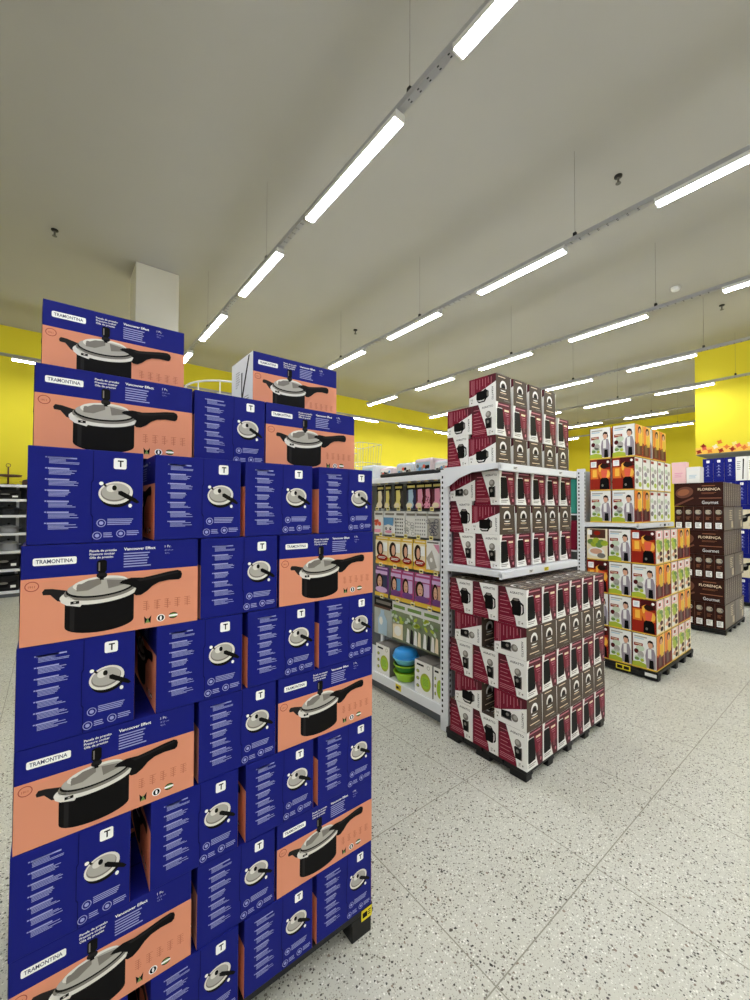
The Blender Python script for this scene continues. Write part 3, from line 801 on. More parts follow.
def pack(y0, y1, z0, z1, design, cols, label, seed):
    w, h = y1 - y0, z1 - z0
    r = random.Random(seed)
    ca, cb = cols
    body = MB(); cy = (y0 + y1) / 2
    # pouch: pillow-shaped bag, thin at its seams
    n = 7; prof = []
    vs = []; fs = []
    hd = 0.17 if design in ('pod', 'dots', 'coral', 'owl', 'spots', 'swirl', 'bottle', 'pale', 'leaf') else 0.06
    hb = h * (1 - hd)
    th = 0.028 if design not in ('hair', 'face', 'white') else 0.018
    NU, NV = 9, 9
    for sgn in (-1, 1):
        for i in range(NU):
            for j in range(NV):
                u = i / (NU - 1); v = j / (NV - 1)
                b = (max(0.0, math.sin(PI * u)) ** .5) * (max(0.0, math.sin(PI * v)) ** .5)
                vs.append((sgn * th / 2 * b + (0.0), w / 2 - u * w, v * hb))
    def idx(sg, i, j): return sg * NU * NV + i * NV + j
    for i in range(NU - 1):
        for j in range(NV - 1):
            fs.append((idx(0, i, j), idx(0, i + 1, j), idx(0, i + 1, j + 1), idx(0, i, j + 1)))
            fs.append((idx(1, i, j), idx(1, i, j + 1), idx(1, i + 1, j + 1), idx(1, i + 1, j)))
    body.faces(vs, fs, ca, True)
    root = body.build('hanging_pack', None, (PX - .004, cy, z0))
    # header card with its hang hole
    hc = MB(); hc.box(-.0015, .0015, -w * .5, w * .5, hb - .008, h + .014, LAMPW if design in ('coral', 'owl', 'spots', 'swirl', 'leaf', 'pale') else DARK if design in ('pod', 'dots', 'bottle') else ca)
    f = Face(hc, (-.0015, w / 2, hb), (0, -1, 0), (0, 0, 1), w, h - hb + .014)
    f.rect(.1, .35, .9, .75, {'pod': YELP, 'dots': YELP, 'hair': CREAM, 'face': LILAC2}.get(design, LEAF if design in ('leaf', 'pale') else GREYTXT), 1)
    hc.build('header_card', root)
    # printed front, lifted to the crest of the pouch
    pc = MB()
    f = Face(pc, (-th / 2 - .0012, w / 2, 0), (0, -1, 0), (0, 0, 1), w, hb)
    if design in ('pod', 'dots'):
        f.poly([(.35, .04), (.80, .02), (.90, .40), (.80, .62), (.92, .80), (.80, .95), (.18, .96), (.08, .82), (.36, .60)], cb, 1)
        f.ell(.45, .82, .32, .13, CREAM if design == 'pod' else cb, 2, 16)
        if design == 'dots':
            for i in range(9): f.ell(.15 + .7 * r.random(), .1 + .8 * r.random(), .07, .04, MAROON, 3, 10)
    elif design == 'coral':
        for i in range(7): f.ell(.2 + .6 * r.random(), .12 + .4 * r.random(), .17, .09, cb, 1 + i % 3, 12)
        f.rect(.15, .72, .85, .9, PINKP, 1)
    elif design == 'owl':
        f.poly([(.05, .05), (.95, .05), (.9, .5), (.5, .42), (.1, .5)], cb, 1)
        for u in (.3, .68): f.ell(u, .66, .09, .08, DARK, 2, 12); f.ell(u, .65, .03, .03, WHITE, 3, 8)
        f.ell(.5, .82, .3, .08, PINKP, 1, 14)
    elif design == 'spots':
        for i in range(5):
            for j in range(5): f.ell(.15 + .18 * i, .12 + .18 * j, .055, .045, cb, 1, 10)
    elif design == 'swirl':
        for i in range(10): f.ring(.15 + .7 * r.random(), .1 + .8 * r.random(), .16, .10, .004, cb, 1 + i % 3, 12)
    elif design == 'hair':
        f.rect(0.03, .02, .97, .70, CREAM, 1); f.ell(.38, .36, .27, .30, HAIR, 2, 18); f.ell(.42, .38, .14, .20, SKIN, 3, 16)
        f.rect(.60, .10, .92, .45, WHITE, 2); f.ell(.55, .72, .42, .13, BRICKR, 4, 20); f.lines(.26, .68, .84, .78, 2, WHITE, 5, .4, .2)
        f.rect(.03, .86, .97, .98, AMBER, 2)
    elif design == 'white':
        f.poly([(.6, 0), (1, 0), (1, .3)], cb, 1); f.poly([(.1, .5), (.5, .2), (.85, .8), (.4, .9)], STEEL, 1); f.ell(.45, .55, .1, .08, OFFW, 2, 12)
        f.rect(0, .90, 1, 1, GOLD, 1)
    elif design == 'face':
        f.rect(.05, .03, .95, .16, LILAC2, 1); f.ell(.36, .44, .27, .30, HAIR, 2, 18); f.ell(.38, .45, .17, .21, SKIN, 3, 16)
        for u in (.32, .45): f.ell(u, .42, .025, .015, HAIR, 4, 8)
        f.ell(.385, .55, .05, .02, BRICKR, 4, 8); f.poly([(.56, .2), (.93, .2), (.93, .62), (.6, .66)], cb, 2)
        f.ell(.5, .74, .44, .11, PURPLE if ca is not PURPLE else LILAC2, 5, 20); f.rect(.0, .86, 1, 1, GOLD, 1)
    elif design == 'bottle':
        f.poly([(.3, .95), (.28, .45), (.42, .25), (.42, .12), (.62, .12), (.62, .25), (.78, .45), (.76, .95)], cb, 1); f.ell(.45, .5, .1, .14, OFFW, 2, 14)
        f.rect(.05, .0, .95, .08, BROWNPOT, 1)
    else:
        for i in range(14): f.ell(.1 + .8 * r.random(), .05 + .35 * r.random(), .12, .05, (LEAF, MINT, LIME)[i % 3], 1 + i % 3, 10, r.uniform(-1, 1))
        if design == 'leaf':
            for i in range(4): f.poly([(.1 + .22 * i, .9), (.16 + .22 * i, .45), (.28 + .22 * i, .5), (.3 + .22 * i, .92)], (OFFW, DARK, OFFW, CREAM)[i], 2 + i)
        else: f.rect(.15, .4, .85, .9, CREAM, 2); f.ell(.5, .65, .25, .16, OFFW, 3, 14)
    pc.build('printed_front', root)
    return tag(root, label, 'hanging pack', 'packs hanging on the gondola hooks')
for ri, (z0, z1, items) in enumerate(ROWS):
    n = len(items)
    for i, (a, b, ds, cols) in enumerate(items):
        pos = ORD[i] + ' from the left' if i < n - 1 else 'nearest the upright'
        g = .008 if ri != 3 else .003
        pack(a - g, b + g, z0 - .004, z1 + .026, ds, cols, '%s, %s in the %s' % (PACKLAB[ri][i], pos, ROWN[ri]), 50 + ri * 10 + i)

# base shelf: white boxes with a green disc, stack of bowls
def slicer_box(y0, y1, label):
    w = y1 - y0; h = .235
    b = MB(); b.box(0, .15, -w / 2, w / 2, 0, h, GREYTXT, .001)
    f = Face(b, (0, w / 2, 0), (0, -1, 0), (0, 0, 1), w, h)
    f.rect(0, 0, 1, 1, OFFW, 1); f.rect(.12, .09, .52, .15, DARK, 2); f.ring(.78, .13, .08, .06, .003, GREYTXT, 2, 14)
    for t in (.33, .55, .78): f.ell(.18, t, .09, .055, GREYTXT, 2, 14); f.ell(.18, t, .06, .035, LIME, 3, 12)
    root = b.build('kitchen_gadget_box', None, (2.125, (y0 + y1) / 2, .1505))
    p = MB(); g = Face(p, (0, w / 2, 0), (0, -1, 0), (0, 0, 1), w, h)
    g.ell(.62, .60, .30, .27, LIME, 3, 26); g.ell(.62, .60, .22, .19, LIMEPL, 4, 22)
    for i in range(5): g.rect(.46, .50 + .045 * i, .78, .512 + .045 * i, LEAF, 5)
    p.build('product_picture', root)
    return tag(root, label, 'box', 'white boxes with green disc')
slicer_box(2.497, 2.668, 'white box with green disc picture, left of the blue and green bowls')
slicer_box(2.03, 2.207, 'white box with green disc picture, right of the blue and green bowls')
slicer_box(1.925, 2.018, 'partly hidden white box with green disc picture, beside the gondola upright')
def bowl(z, r, h, mt, rimm, label, lid=False):
    b = MB()
    if lid: prof = [(r * .97, 0), (r, .006), (r * .99, h * .45), (r * .88, h * .80), (r * .6, h), (0.01, h)]
    else: prof = [(r * .74, 0), (r * .92, h * .5), (r, h * .92), (r * 1.05, h), (r * .96, h), (r * .88, h * .6), (r * .70, .01), (.01, .01)]
    b.lathe(prof, (0, 0, 0), mt, 28, True, 1.0, 1.0)
    root = b.build('food_bowl' if not lid else 'bowl_lid', None, (2.212, 2.400, z))
    q = MB(); ring = [(math.cos(a * PI / 14) * r * 1.03, math.sin(a * PI / 14) * r * 1.03, h * (.93 if not lid else .08)) for a in range(28)]
    q.tube(ring, .005, rimm, 8, True); q.build('rim', root)
    return tag(root, label, 'bowl', 'stack of plastic bowls')
bowl(.151, .092, .070, LIMEPL, LIMEPL, 'lime green plastic bowl at the bottom of the bowl stack')
bowl(.222, .092, .055, GREENPL, LIMEPL, 'green plastic bowl in the middle of the bowl stack')
bowl(.2785, .096, .050, AQUAPL, AQUAPL, 'pale aqua plastic bowl under the blue lid')
bowl(.3295, .098, .062, BLUEPL, BLUEPL, 'bright blue lid on top of the bowl stack', True)
# price tag on the base shelf edge
t = MB(); t.box(-.002, 0, -.03, .03, 0, .045, YTAG); f = Face(t, (-.002, .03, 0), (0, -1, 0), (0, 0, 1), .06, .045); f.rect(.1, .3, .6, .75, DARK, 1); f.lines(.66, .2, .92, .8, 3, DARK, 1)
o = t.build('base_price_tag', GON, (2.0985, 2.36, .104)); o['label'] = 'yellow price tag'

# things on top of the first gondola
ZT = 1.765 - .0215
def tray_pack(x, y, w, d, h, mt, label, rz=0.0, k=0):
    b = MB(); b.box(-w / 2, w / 2, -d / 2, d / 2, 0, h, mt, .022)
    root = b.build('wrapped_pack', None, (x, y, ZT), (0, 0, rz))
    c = MB(); f = Face(c, (-w / 2 - .0006, d * .38, h * .22), (0, -1, 0), (0, 0, 1), d * .76, h * .56)
    r = random.Random(k)
    f.rect(0, 0, 1, 1, (OFFW, PALEB, STEEL2)[k % 3], 1)
    for q in range(6): f.ell(.12 + .15 * q, .3 + .4 * r.random(), .10, .2, (DARK, STEEL3, SKY, GREYP, CORAL, DARK)[(q + k) % 6], 2 + q % 2, 10)
    c.build('label_card', root)
    g = MB(); f = Face(g, (-w * .35, -d * .38, h + .0006), (1, 0, 0), (0, 1, 0), w * .7, d * .76); f.rect(.05, .1, .95, .6, OFFW, 1); f.lines(.1, .65, .9, .9, 3, GREYTXT, 1); g.build('top_print', root)
    return tag(root, label, 'pack', 'wrapped packs on top of the gondola')
PKM = [mat('film_pale', (214, 220, 222), .2, .5, noise=.12, scale=30), mat('film_pinkish', (226, 206, 206), .2, .5, noise=.12, scale=30)]
for i, (y, lab) in enumerate(((2.01, 'pale wrapped pack on the gondola top, nearest the appliance boxes'), (2.22, 'pale wrapped pack on the gondola top behind the black grill handle'),
                              (2.44, 'pinkish wrapped pack on the gondola top, middle of the row'), (2.66, 'pale wrapped pack on the gondola top beside the wire racks'), (2.92, 'pinkish wrapped pack on the gondola top under the wire racks'))):
    tray_pack(2.34, y, .24, .195, .105 + .018 * ((i * 2) % 3), PKM[i % 2], lab, .07 * (i % 3 - 1), i)
b = MB(); b.box(-.035, .035, -.30, .30, 0, .03, PLASTB, .012); root = b.build('black_bar', None, (2.145, 2.31, ZT + .0055))
c = MB(); c.tube([(0, -.3, .015), (0, -.36, .02)], .012, PLASTB, 10); c.build('handle', root)
tag(root, 'long black plastic bar lying along the front edge of the gondola top', 'bar')
def wire_rack(x, y, w, d, h, label, n=9):
    root = empty('wire_rack', (x, y, ZT)); tag(root, label, 'wire rack', 'chrome wire racks')
    for z in (.012, h * .5, h):
        s = 1 if z > .02 else .85
        p = MB(); p.tube([(-w / 2 * s, -d / 2 * s, z), (w / 2 * s, -d / 2 * s, z), (w / 2 * s, d / 2 * s, z), (-w / 2 * s, d / 2 * s, z)], .0028, CHROME, 6, True); p.build('hoop', root)
    p = MB()
    for i in range(n):
        a = -d / 2 + d * i / (n - 1)
        p.tube([(-w / 2, a, h), (-w / 2 * .86, a * .86, .012), (w / 2 * .86, a * .86, .012), (w / 2, a, h)], .0017, CHROME, 5)
    for i in range(4):
        a = -w / 2 + w * (i + .5) / 4
        p.tube([(a, -d / 2, h), (a * .86, -d / 2 * .86, .012), (a * .86, d / 2 * .86, .012), (a, d / 2, h)], .0017, CHROME, 5)
    p.build('wire_grid', root)
wire_rack(2.36, 3.22, .26, .34, .37, 'tall chrome wire rack on the gondola top, beside the wrapped packs')
wire_rack(2.36, 3.66, .26, .40, .33, 'chrome wire rack on the gondola top, farther along, nearest the cooker cartons')

# ------------------------------------------------------------------ second gondola and the food processor boxes
GON2 = gondola(4.15, 1.892, 4.3, 1.9, 'white gondola behind the food processor boxes', [(.55, LAMPW), (.68, DARK), (.8, LAMPW)], [(.3, LAMPW)], 1.368, None, [], 0.93, 4.147, 5.12, 0.2)
for i, (z0, z1, mt, lab) in enumerate(((1.45, 1.80, TEALF, 'teal folded cloth pack on the second gondola, seen past the appliance boxes'), (1.08, 1.38, MAROON, 'dark red pack below the teal cloth on the second gondola'))):
    b = MB(); b.box(0, .2, -.16, .16, 0, z1 - z0, mt, .02); root = b.build('cloth_pack', None, (4.17, 2.14, z0))
    c = MB(); c.box(-.002, 0, -.10, .10, .05, .13, OFFW); f = Face(c, (-.002, .10, .05), (0, -1, 0), (0, 0, 1), .2, .08); f.lines(.1, .2, .9, .8, 3, GREYTXT, 1); c.build('paper_band', root)
    s = MB(); s.box(.2, .45, -.16, .16, -.014, -.002, SHELFW); s.box(-.01, .2, -.16, .16, -.014, -.002, SHELFW)
    s.build('side_shelf', GON2, (4.17, 2.14, z0))
    tag(root, lab, 'pack')

PW, PH = 0.1895, 0.3025
def art_woman(f):
    f.rect(0, 0, 1, 1, OFFW, 1); f.rect(0, 0, .035, 1, WINE, 2)
    f.rect(.10, .06, .62, .10, STEEL, 2); f.rect(.10, .12, .5, .15, PALEB, 2)
    f.rect(.08, .27, .45, .36, BRICKR, 2); f.rect(.12, .295, .40, .315, CREAM, 3)
    f.ell(.34, .42, .18, .09, MINT, 2, 14); f.ell(.18, .52, .10, .07, WINE, 3, 12); f.ell(.36, .60, .14, .10, STEEL, 3, 14); f.ell(.30, .70, .20, .08, MINT, 3, 14); f.ell(.20, .74, .10, .05, LEAF, 4, 10); f.ell(.42, .76, .08, .05, LIME, 4, 10)
    f.poly([(.60, .94), (.55, .60), (.60, .42), (.72, .36), (.90, .38), (.97, .55), (.97, .94)], LILAC, 4)
    f.poly([(.66, .40), (.80, .38), (.80, .66), (.66, .66)], OFFW, 5); f.ell(.76, .27, .10, .10, SKIN, 6, 16)
    f.poly([(.64, .27), (.66, .17), (.75, .13), (.86, .16), (.90, .28), (.86, .36), (.85, .22), (.70, .20)], HAIR, 7)
    f.poly([(.72, .70), (.88, .70), (.90, .95), (.70, .95)], BLACK, 6)
    f.poly([(0, .84), (.30, .80), (.60, .86), (.62, 1), (0, 1)], LIME, 3); f.rect(0, .955, 1, 1, GOLD, 8)
def art_orange(f):
    f.rect(0, 0, 1, 1, BRICKR, 1); f.rect(.36, 0, 1, .26, WINE, 2); f.rect(.04, .28, .42, .62, FLAME, 2); f.rect(.14, .32, .34, .56, AMBER, 3)
    f.rrect(.05, .06, .33, .24, .004, WHITE, 3); f.lines(.09, .10, .29, .21, 3, PALEB, 4, .4, .2)
    f.poly([(.42, .20), (.60, .12), (.62, .30), (.95, .34), (.97, .60), (.80, .66), (.50, .60), (.42, .45)], FLAME, 3); f.ell(.84, .47, .14, .12, AMBER, 4, 16)
    f.ell(.5, .28, .06, .12, AMBER, 4, 12)
    f.poly([(.54, .34), (.86, .34), (.80, .60), (.60, .60)], CORAL, 5); f.poly([(.50, .20), (.60, .13), (.86, .16), (.92, .26), (.70, .30), (.56, .27)], HAIR, 6)
    f.poly([(.48, .95), (.50, .66), (.58, .59), (.84, .59), (.92, .66), (.95, .95)], BLACK, 6); f.ell(.62, .83, .05, .04, STEEL3, 7, 12)
    f.ell(.88, .09, .06, .04, WHITE, 4, 14); f.rect(0, .965, 1, 1, GOLD, 8)
def art_salad(f):
    f.rect(0, 0, 1, 1, CREAM, 1); f.rect(.15, .02, .9, .30, BROWNPOT, 2); f.ell(.5, .14, .16, .07, BRICKR, 3, 14)
    f.rrect(.04, .05, .25, .2, .004, WHITE, 3)
    for i, (u, t) in enumerate(((.2, .42), (.45, .38), (.7, .43), (.35, .5), (.6, .52), (.85, .45))): f.ell(u, t, .18, .09, LIME if i % 2 else LEAF, 3 + i % 3, 14)
    f.ell(.45, .74, .40, .15, OFFW, 3, 20); f.ell(.45, .72, .30, .09, SKIN, 4, 18); f.ell(.7, .85, .2, .08, STEEL3, 5, 14); f.rect(0, .965, 1, 1, GOLD, 8)
def art_green_narrow(f):
    f.rect(0, 0, 1, 1, CREAM, 1); f.rrect(.25, .03, .75, .22, .004, OFFW, 3); f.rect(.05, .01, .95, .26, PINK, 2); f.rect(.35, .08, .62, .18, BRICKR, 4)
    for i, (u, t) in enumerate(((.35, .33), (.65, .38), (.4, .46), (.68, .50), (.5, .56))): f.ell(u, t, .26, .08, LIME if i % 2 == 0 else LEAF, 2 + i % 3, 14)
    for i, (u, t) in enumerate(((.25, .70), (.7, .68), (.45, .78), (.3, .88), (.75, .86))): f.ell(u, t, .2, .07, (OFFW, WINE, SKIN, OFFW, HAIR)[i], 2 + i % 3, 12)
    f.rect(0, .0, .06, 1, WINE, 6); f.rect(0, .965, 1, 1, GOLD, 8)
def art_orange_narrow(f):
    f.rect(0, 0, 1, 1, BRICKR, 1); f.rect(0, .0, 1, .55, AMBER, 2); f.poly([(.1, .02), (.5, .0), (.45, .55), (.15, .6)], FLAME, 3); f.ell(.62, .16, .22, .12, HAIR, 4, 14); f.ell(.62, .2, .14, .09, SKIN, 5, 12)
    f.poly([(.5, .3), (.85, .28), (.95, .62), (.5, .66)], GOLD, 4); f.rect(.1, .62, .9, .93, MAROON2, 3); f.poly([(.3, .6), (.6, .58), (.66, .9), (.34, .92)], BROWNPOT, 4); f.rect(0, 0, .05, 1, WINE, 6); f.rect(0, .965, 1, 1, GOLD, 8)
def art_white_narrow(f):
    f.rect(0, 0, 1, 1, OFFW, 1); f.rect(.1, .04, .5, .12, BRICKR, 2)
    for i, (u, t) in enumerate(((.3, .3), (.7, .36), (.4, .5), (.66, .62), (.3, .72), (.7, .82))): f.ell(u, t, .2, .08, (MINT, STEEL, LILAC, MINT, STEEL3, LIME)[i], 2 + i % 3, 12)
    f.rect(0, 0, .05, 1, STRIPE, 6); f.rect(0, .965, 1, 1, GOLD, 8)
def processor_template(wide, narrow, nm):
    b = MB(); b.box(-PW / 2, PW / 2, -PW / 2, PW / 2, 0, PH, STRIPE, .0012)
    fr, le, ba, ri, top = faces_of(b, PW, PW, PH)
    wide(le); narrow(fr); wide(ri); narrow(ba); top.rect(.0, .48, 1, .52, TRIMY, 1)
    return Kind(b.build(nm), 'box')
TW = {('W', 'o'): processor_template(art_woman, art_orange_narrow, 'food_processor_box'), ('W', 'w'): processor_template(art_woman, art_white_narrow, 'food_processor_box'),
      ('O', 'g'): processor_template(art_orange, art_green_narrow, 'blender_box'), ('O', 'w'): processor_template(art_orange, art_white_narrow, 'blender_box'),
      ('W', 'g'): processor_template(art_woman, art_green_narrow, 'food_processor_box'), ('G', 'o'): processor_template(art_salad, art_orange_narrow, 'food_processor_box')}
DSC = {'W': 'white food processor box', 'O': 'orange blender box', 'G': 'green salad picture box'}
NSC = {'o': 'orange-sided', 'g': 'green-sided', 'w': 'pale-sided'}
def processor(kd, x, y, z, label):
    TW[kd].place((x + PW / 2, y + PW / 2, z), (0, 0, rr.uniform(-.003, .003)), label, 'colourful food processor boxes')
P2 = 0.082
FX, FY = 4.14, 1.285
fronts = [['Wo', 'Wo', 'Og', 'Og', 'Og'], ['Og', 'Og', 'Og', 'Wo', 'Wo'], ['Wo', 'Wo', 'Og', 'Og', 'Wg'], ['Og', 'Og', 'Og', 'Wo', 'Wo']]
lefts = [['Wo', 'Og'], ['Wo', 'Wo'], ['Wo', 'Og'], ['Wo', 'Go']]
for li in range(4):
    z = P2 + .3082 * li; ln = ('bottom layer', 'second layer from the floor', 'third layer from the floor', 'top layer')[li]
    for c in range(5):
        k = fronts[li][c]
        what = DSC[k[0]] + ' at the front corner' if c == 0 else '%s appliance box, %s along the front' % (NSC[k[1]], colname(c, 5))
        processor(tuple(k), FX + .197 * c, FY, z, '%s, %s' % (what, ln))
    for r in (0, 1):
        processor(('W', 'g'), FX + .197 * 4, FY + .196 * (r + 1), z, 'food processor box, right side, %s from the corner, %s' % (('second', 'third')[r], ln))
        k = lefts[li][r]
        processor(tuple(k), FX + (0 if li % 2 else .0), FY + .196 * (r + 1), z, '%s, left side, %s from the corner, %s' % (DSC[k[0]], ('second', 'third')[r], ln))
pp = pallet(4.125, 5.14, 1.27, 1.86, 0.08, 'black yellow-tagged pallet under the food processor boxes', 4, 5, True)
t = MB(); t.box(-.003, 0, -.06, .06, 0, .045, YTAG); f = Face(t, (-.003, .06, 0), (0, -1, 0), (0, 0, 1), .12, .045); f.rect(.08, .2, .45, .8, DARK, 1); f.rect(.55, .2, .92, .8, DARK, 1)
o = t.build('price_tag', pp, (-.5085, -.02, .03)); o['label'] = 'yellow price tag'
for yy in (-.24, .2):
    t = MB(); t.box(-.003, 0, -.045, .045, 0, .028, LAMPW); t.build('paper_tag', pp, (-.5085, yy, .035))
SZ = 1.370
SY = 1.452
sh = [(['Wo', 'Wo', 'Ww', 'Ww', 'Ww'], ['Wo'], 0), (['Ow', 'Ow', 'Ow', 'Ow', 'Ow'], ['Ow'], -.01), (['Wo', 'Wo', 'Wo', 'Wo'], ['Wo'], -.0)]
for li, (fr, lf, dx) in enumerate(sh):
    z = SZ + .305 * li; ln = ('bottom', 'middle', 'top')[li]
    for c, k in enumerate(fr):
        what = ('white food processor box' if k[0] == 'W' else 'orange blender box') + (' at the left corner' if c == 0 else ', %s' % colname(c, len(fr)))
        processor(tuple(k), FX + .012 + (.197 if li < 2 else .191) * c + (.06 if li == 2 else 0) * (c > 1), SY - .005 * li, z, '%s, %s row of its end shelf' % (what, ln))
    for k in lf:
        processor(tuple(k), FX + .012, SY + .198, z, '%s behind the corner one, %s row of the end shelf' % ('white food processor box' if k[0] == 'W' else 'orange blender box', ln))

# ------------------------------------------------------------------ chocolate-brown boxes
BL, BT, BH = 0.495, 0.097, 0.2915
def choc_template():
    b = MB(); b.box(-BL / 2, BL / 2, -BT / 2, BT / 2, 0, BH, CHOC, .0012)
    fr, le, ba, ri, top = faces_of(b, BL, BT, BH)
    for i, f in enumerate((fr, ba)):
        if i == 1 or True:
            f.ell(.22, .40, .19, .24, CHOC2, 1, 24, -.3); f.ell(.20, .40, .13, .14, CHOC3, 2, 20, -.3); f.poly([(.0, .95), (.40, .60), (.42, .66), (.06, 1), (0, 1)], CHOC2, 2)
            f.rect(.58, .12, .84, .15, CHOC3, 1); f.text('FLORENÇA', .50, .33, .03, CREAMTXT, 2, width=.44, bold=.02)
            f.lines(.57, .42, .87, .50, 2, CHOC3, 2, .35, .2); f.rect(.52, .64, .96, .67, CHOC3, 1); f.text('Gourmet', .58, .90, .04, WHITE, 2, width=.32)
    for f in (le, ri):
        f.rect(0, 0, .14, 1, STEEL, 1); f.rect(.26, .0, .40, 1, CHOC2, 1); f.rect(.58, .0, .97, 1, SILVERP, 1); f.rect(.62, .03, .70, .97, STEEL3, 2); f.lines(.74, .2, .94, .8, 8, CREAM, 2, .25, .4)
    root = b.build('chocolate_brown_box')
    return Kind(root, 'box')
CHK = choc_template()
def choc_template2():
    b = MB(); b.box(-BL / 2, BL / 2, -BT / 2, BT / 2, 0, BH, CHOC, .0012)
    fr, le, ba, ri, top = faces_of(b, BL, BT, BH)
    for f in (fr, ba):
        f.rect(0.02, .02, .98, .98, SILVERP, 1); f.poly([(.1, .95), (.3, .1), (.42, .1), (.36, .95)], STEEL3, 2); f.lines(.55, .15, .85, .6, 6, CREAM, 2, .35, .4); f.rect(.74, .62, .80, .9, CREAM, 2); f.rect(.84, .62, .9, .9, CREAM, 2)
    for f in (le, ri):
        f.ell(.5, .24, .34, .11, STEEL3, 1, 18); f.lines(.25, .16, .75, .32, 4, CREAM, 2, .4, .3); f.lines(.25, .44, .75, .58, 3, CHOC3, 1, .4, .4)
        f.rect(.18, .68, .80, .92, WHITE, 1); f.lines(.26, .72, .72, .89, 4, GREYTXT, 2, .4, .3); f.rect(0, 0, .05, 1, CHOC2, 1)
    return Kind(b.build('chocolate_brown_box'), 'box')
CHK2 = choc_template2()
HX, HY, P3 = 6.285, 1.242, 0.066
for li in range(6):
    z = P3 + .2942 * li
    ln = 'top layer' if li == 5 else 'bottom layer' if li == 0 else '%s layer up' % ORD[li]
    if li % 2:   # wide faces to the left side, edges to the front
        for c in range(9):
            lab = 'dark brown box showing its wide printed face on the left, %s' % ln if c == 0 else 'dark brown box edge-on, %s along the front, %s' % (ORD[c], ln)
            CHK.place((HX + .0995 * c + BT / 2, HY + BL / 2, z), (0, 0, -PI / 2), lab, 'dark brown boxes in the far stack')
    else:
        for c in range(2):
            CHK2.place((HX + .497 * c + BL / 2, HY + BT / 2, z), (0, 0, 0), 'brown box with grey wide face to the front, %s of two, %s' % (('left', 'right')[c], ln), 'dark brown boxes in the far stack')
        for r in range(1, 5):
            CHK2.place((HX + BL / 2, HY + .099 * r + BT / 2, z), (0, 0, 0), 'narrow brown box end with white panel, %s back from the corner, %s' % (ORD[r], ln), 'dark brown boxes in the far stack')
        for r in range(1, 5):
            if li == 4: CHK2.place((HX + .497 + BL / 2, HY + .099 * r + BT / 2, z), (0, 0, 0), 'brown box inside the stack, %s back from the front, %s' % (ORD[r], ln), 'dark brown boxes in the far stack')
pallet(6.275, 7.285, 1.235, 1.80, 0.065, 'black pallet under the dark brown boxes', 4, 5, True)
TOPZ = P3 + .2942 * 5 + BH + .002
for (y0, y1, h, mt, lab) in ((1.615, 1.765, .27, PINK, 'pale pink box standing on the dark brown boxes'), (1.475, 1.61, .20, OFFW, 'white box beside the pink box on the dark brown boxes')):
    b = MB(); b.box(0, .12 + .06 * (h < .25), -(y1 - y0) / 2, (y1 - y0) / 2, 0, h, mt, .002)
    f = Face(b, (0, (y1 - y0) / 2, 0), (0, -1, 0), (0, 0, 1), y1 - y0, h); f.lines(.2, .5, .8, .75, 3, PINKP if mt is PINK else PALEB, 1, .4)
    o = b.build('gift_box', None, (6.31, (y0 + y1) / 2, TOPZ))
    c = MB(); c.box(-.001, .121 + .06 * (h < .25), -(y1 - y0) / 2 - .001, (y1 - y0) / 2 + .001, h - .05, h + .002, mt); c.build('box_lid', o)
    tag(o, lab, 'box')

# ------------------------------------------------------------------ blue cookware boxes at the far right
QL, QT, QH = 0.345, 0.136, 0.374
def blue_template(white=False):
    b = MB(); b.box(-QL / 2, QL / 2, -QT / 2, QT / 2, 0, QH, OFFW if white else BLUE, .0012)
    fr, le, ba, ri, top = faces_of(b, QL, QT, QH)
    for f in (fr, ba):
        f.rect(0, 0, 1, 1, BEIGE, 1); f.rect(0, 0, 1, .2, BLUE if not white else OFFW, 2)
        f.poly([(.08, .5), (.5, .42), (.52, .40), (.95, .28), (.97, .33), (.6, .50), (.58, .66), (.5, .72), (.16, .72), (.08, .64)], BLACK, 2); f.ell(.32, .5, .23, .07, STEEL3, 3, 20)
        f.lines(.62, .75, .92, .9, 4, GREYTXT, 2, .4)
    for f in (le, ri):
        if white: f.poly([(.62, .1), (.74, .1), (.66, .95), (.56, .95)], DARK, 1); f.lines(.1, .2, .45, .6, 5, GREYTXT, 1, .3); continue
        f.rrect(.36, .08, .66, .19, .006, WHITE, 1); f.text('T', .43, .17, .022, NAVY, 2)
        for t in (.32, .45, .58, .72): f.ell(.5, t, .07, .025, TXT, 1, 10); f.lines(.3, t + .04, .7, t + .07, 2, TXT, 1, .4)
    return Kind(b.build('cookware_box'), 'box')
QB = blue_template(); QW = blue_template(True)
QX, QY = 8.44, 1.24
for li in range(6):
    z = .068 + .3775 * li; ln = 'top layer' if li == 5 else 'bottom layer' if li == 0 else '%s layer from the floor' % ORD[li]
    if li in (0, 2, 4, 5):
        for c in range(5):
            wh = li == 5 and c < 2
            lab = ('white cookware box, %s from the front, on the top layer of the far stack' % ORD[c]) if wh else 'blue cookware box, %s from the front, %s, far right stack' % (ORD[c], ln)
            (QW if wh else QB).place((QX + QL / 2, QY + .1385 * c + QT / 2, z), (0, 0, 0), lab, 'cookware boxes in the far right stack')
    else:
        for c in range(2):
            QB.place((QX + QT / 2, QY + .348 * c + QL / 2, z), (0, 0, -PI / 2), 'beige-faced cookware box, %s one, %s of the far right stack' % (('front', 'rear')[c], ln), 'cookware boxes in the far right stack')
            QB.place((QX + .14 + QT / 2, QY + .348 * c + QL / 2, z), (0, 0, -PI / 2), 'cookware box behind the beige-faced %s one, %s, far right stack' % (('front', 'rear')[c], ln), 'cookware boxes in the far right stack')
pallet(8.42, 9.0, 1.23, 1.96, 0.067, 'black pallet under the blue cookware boxes at far right', 4)

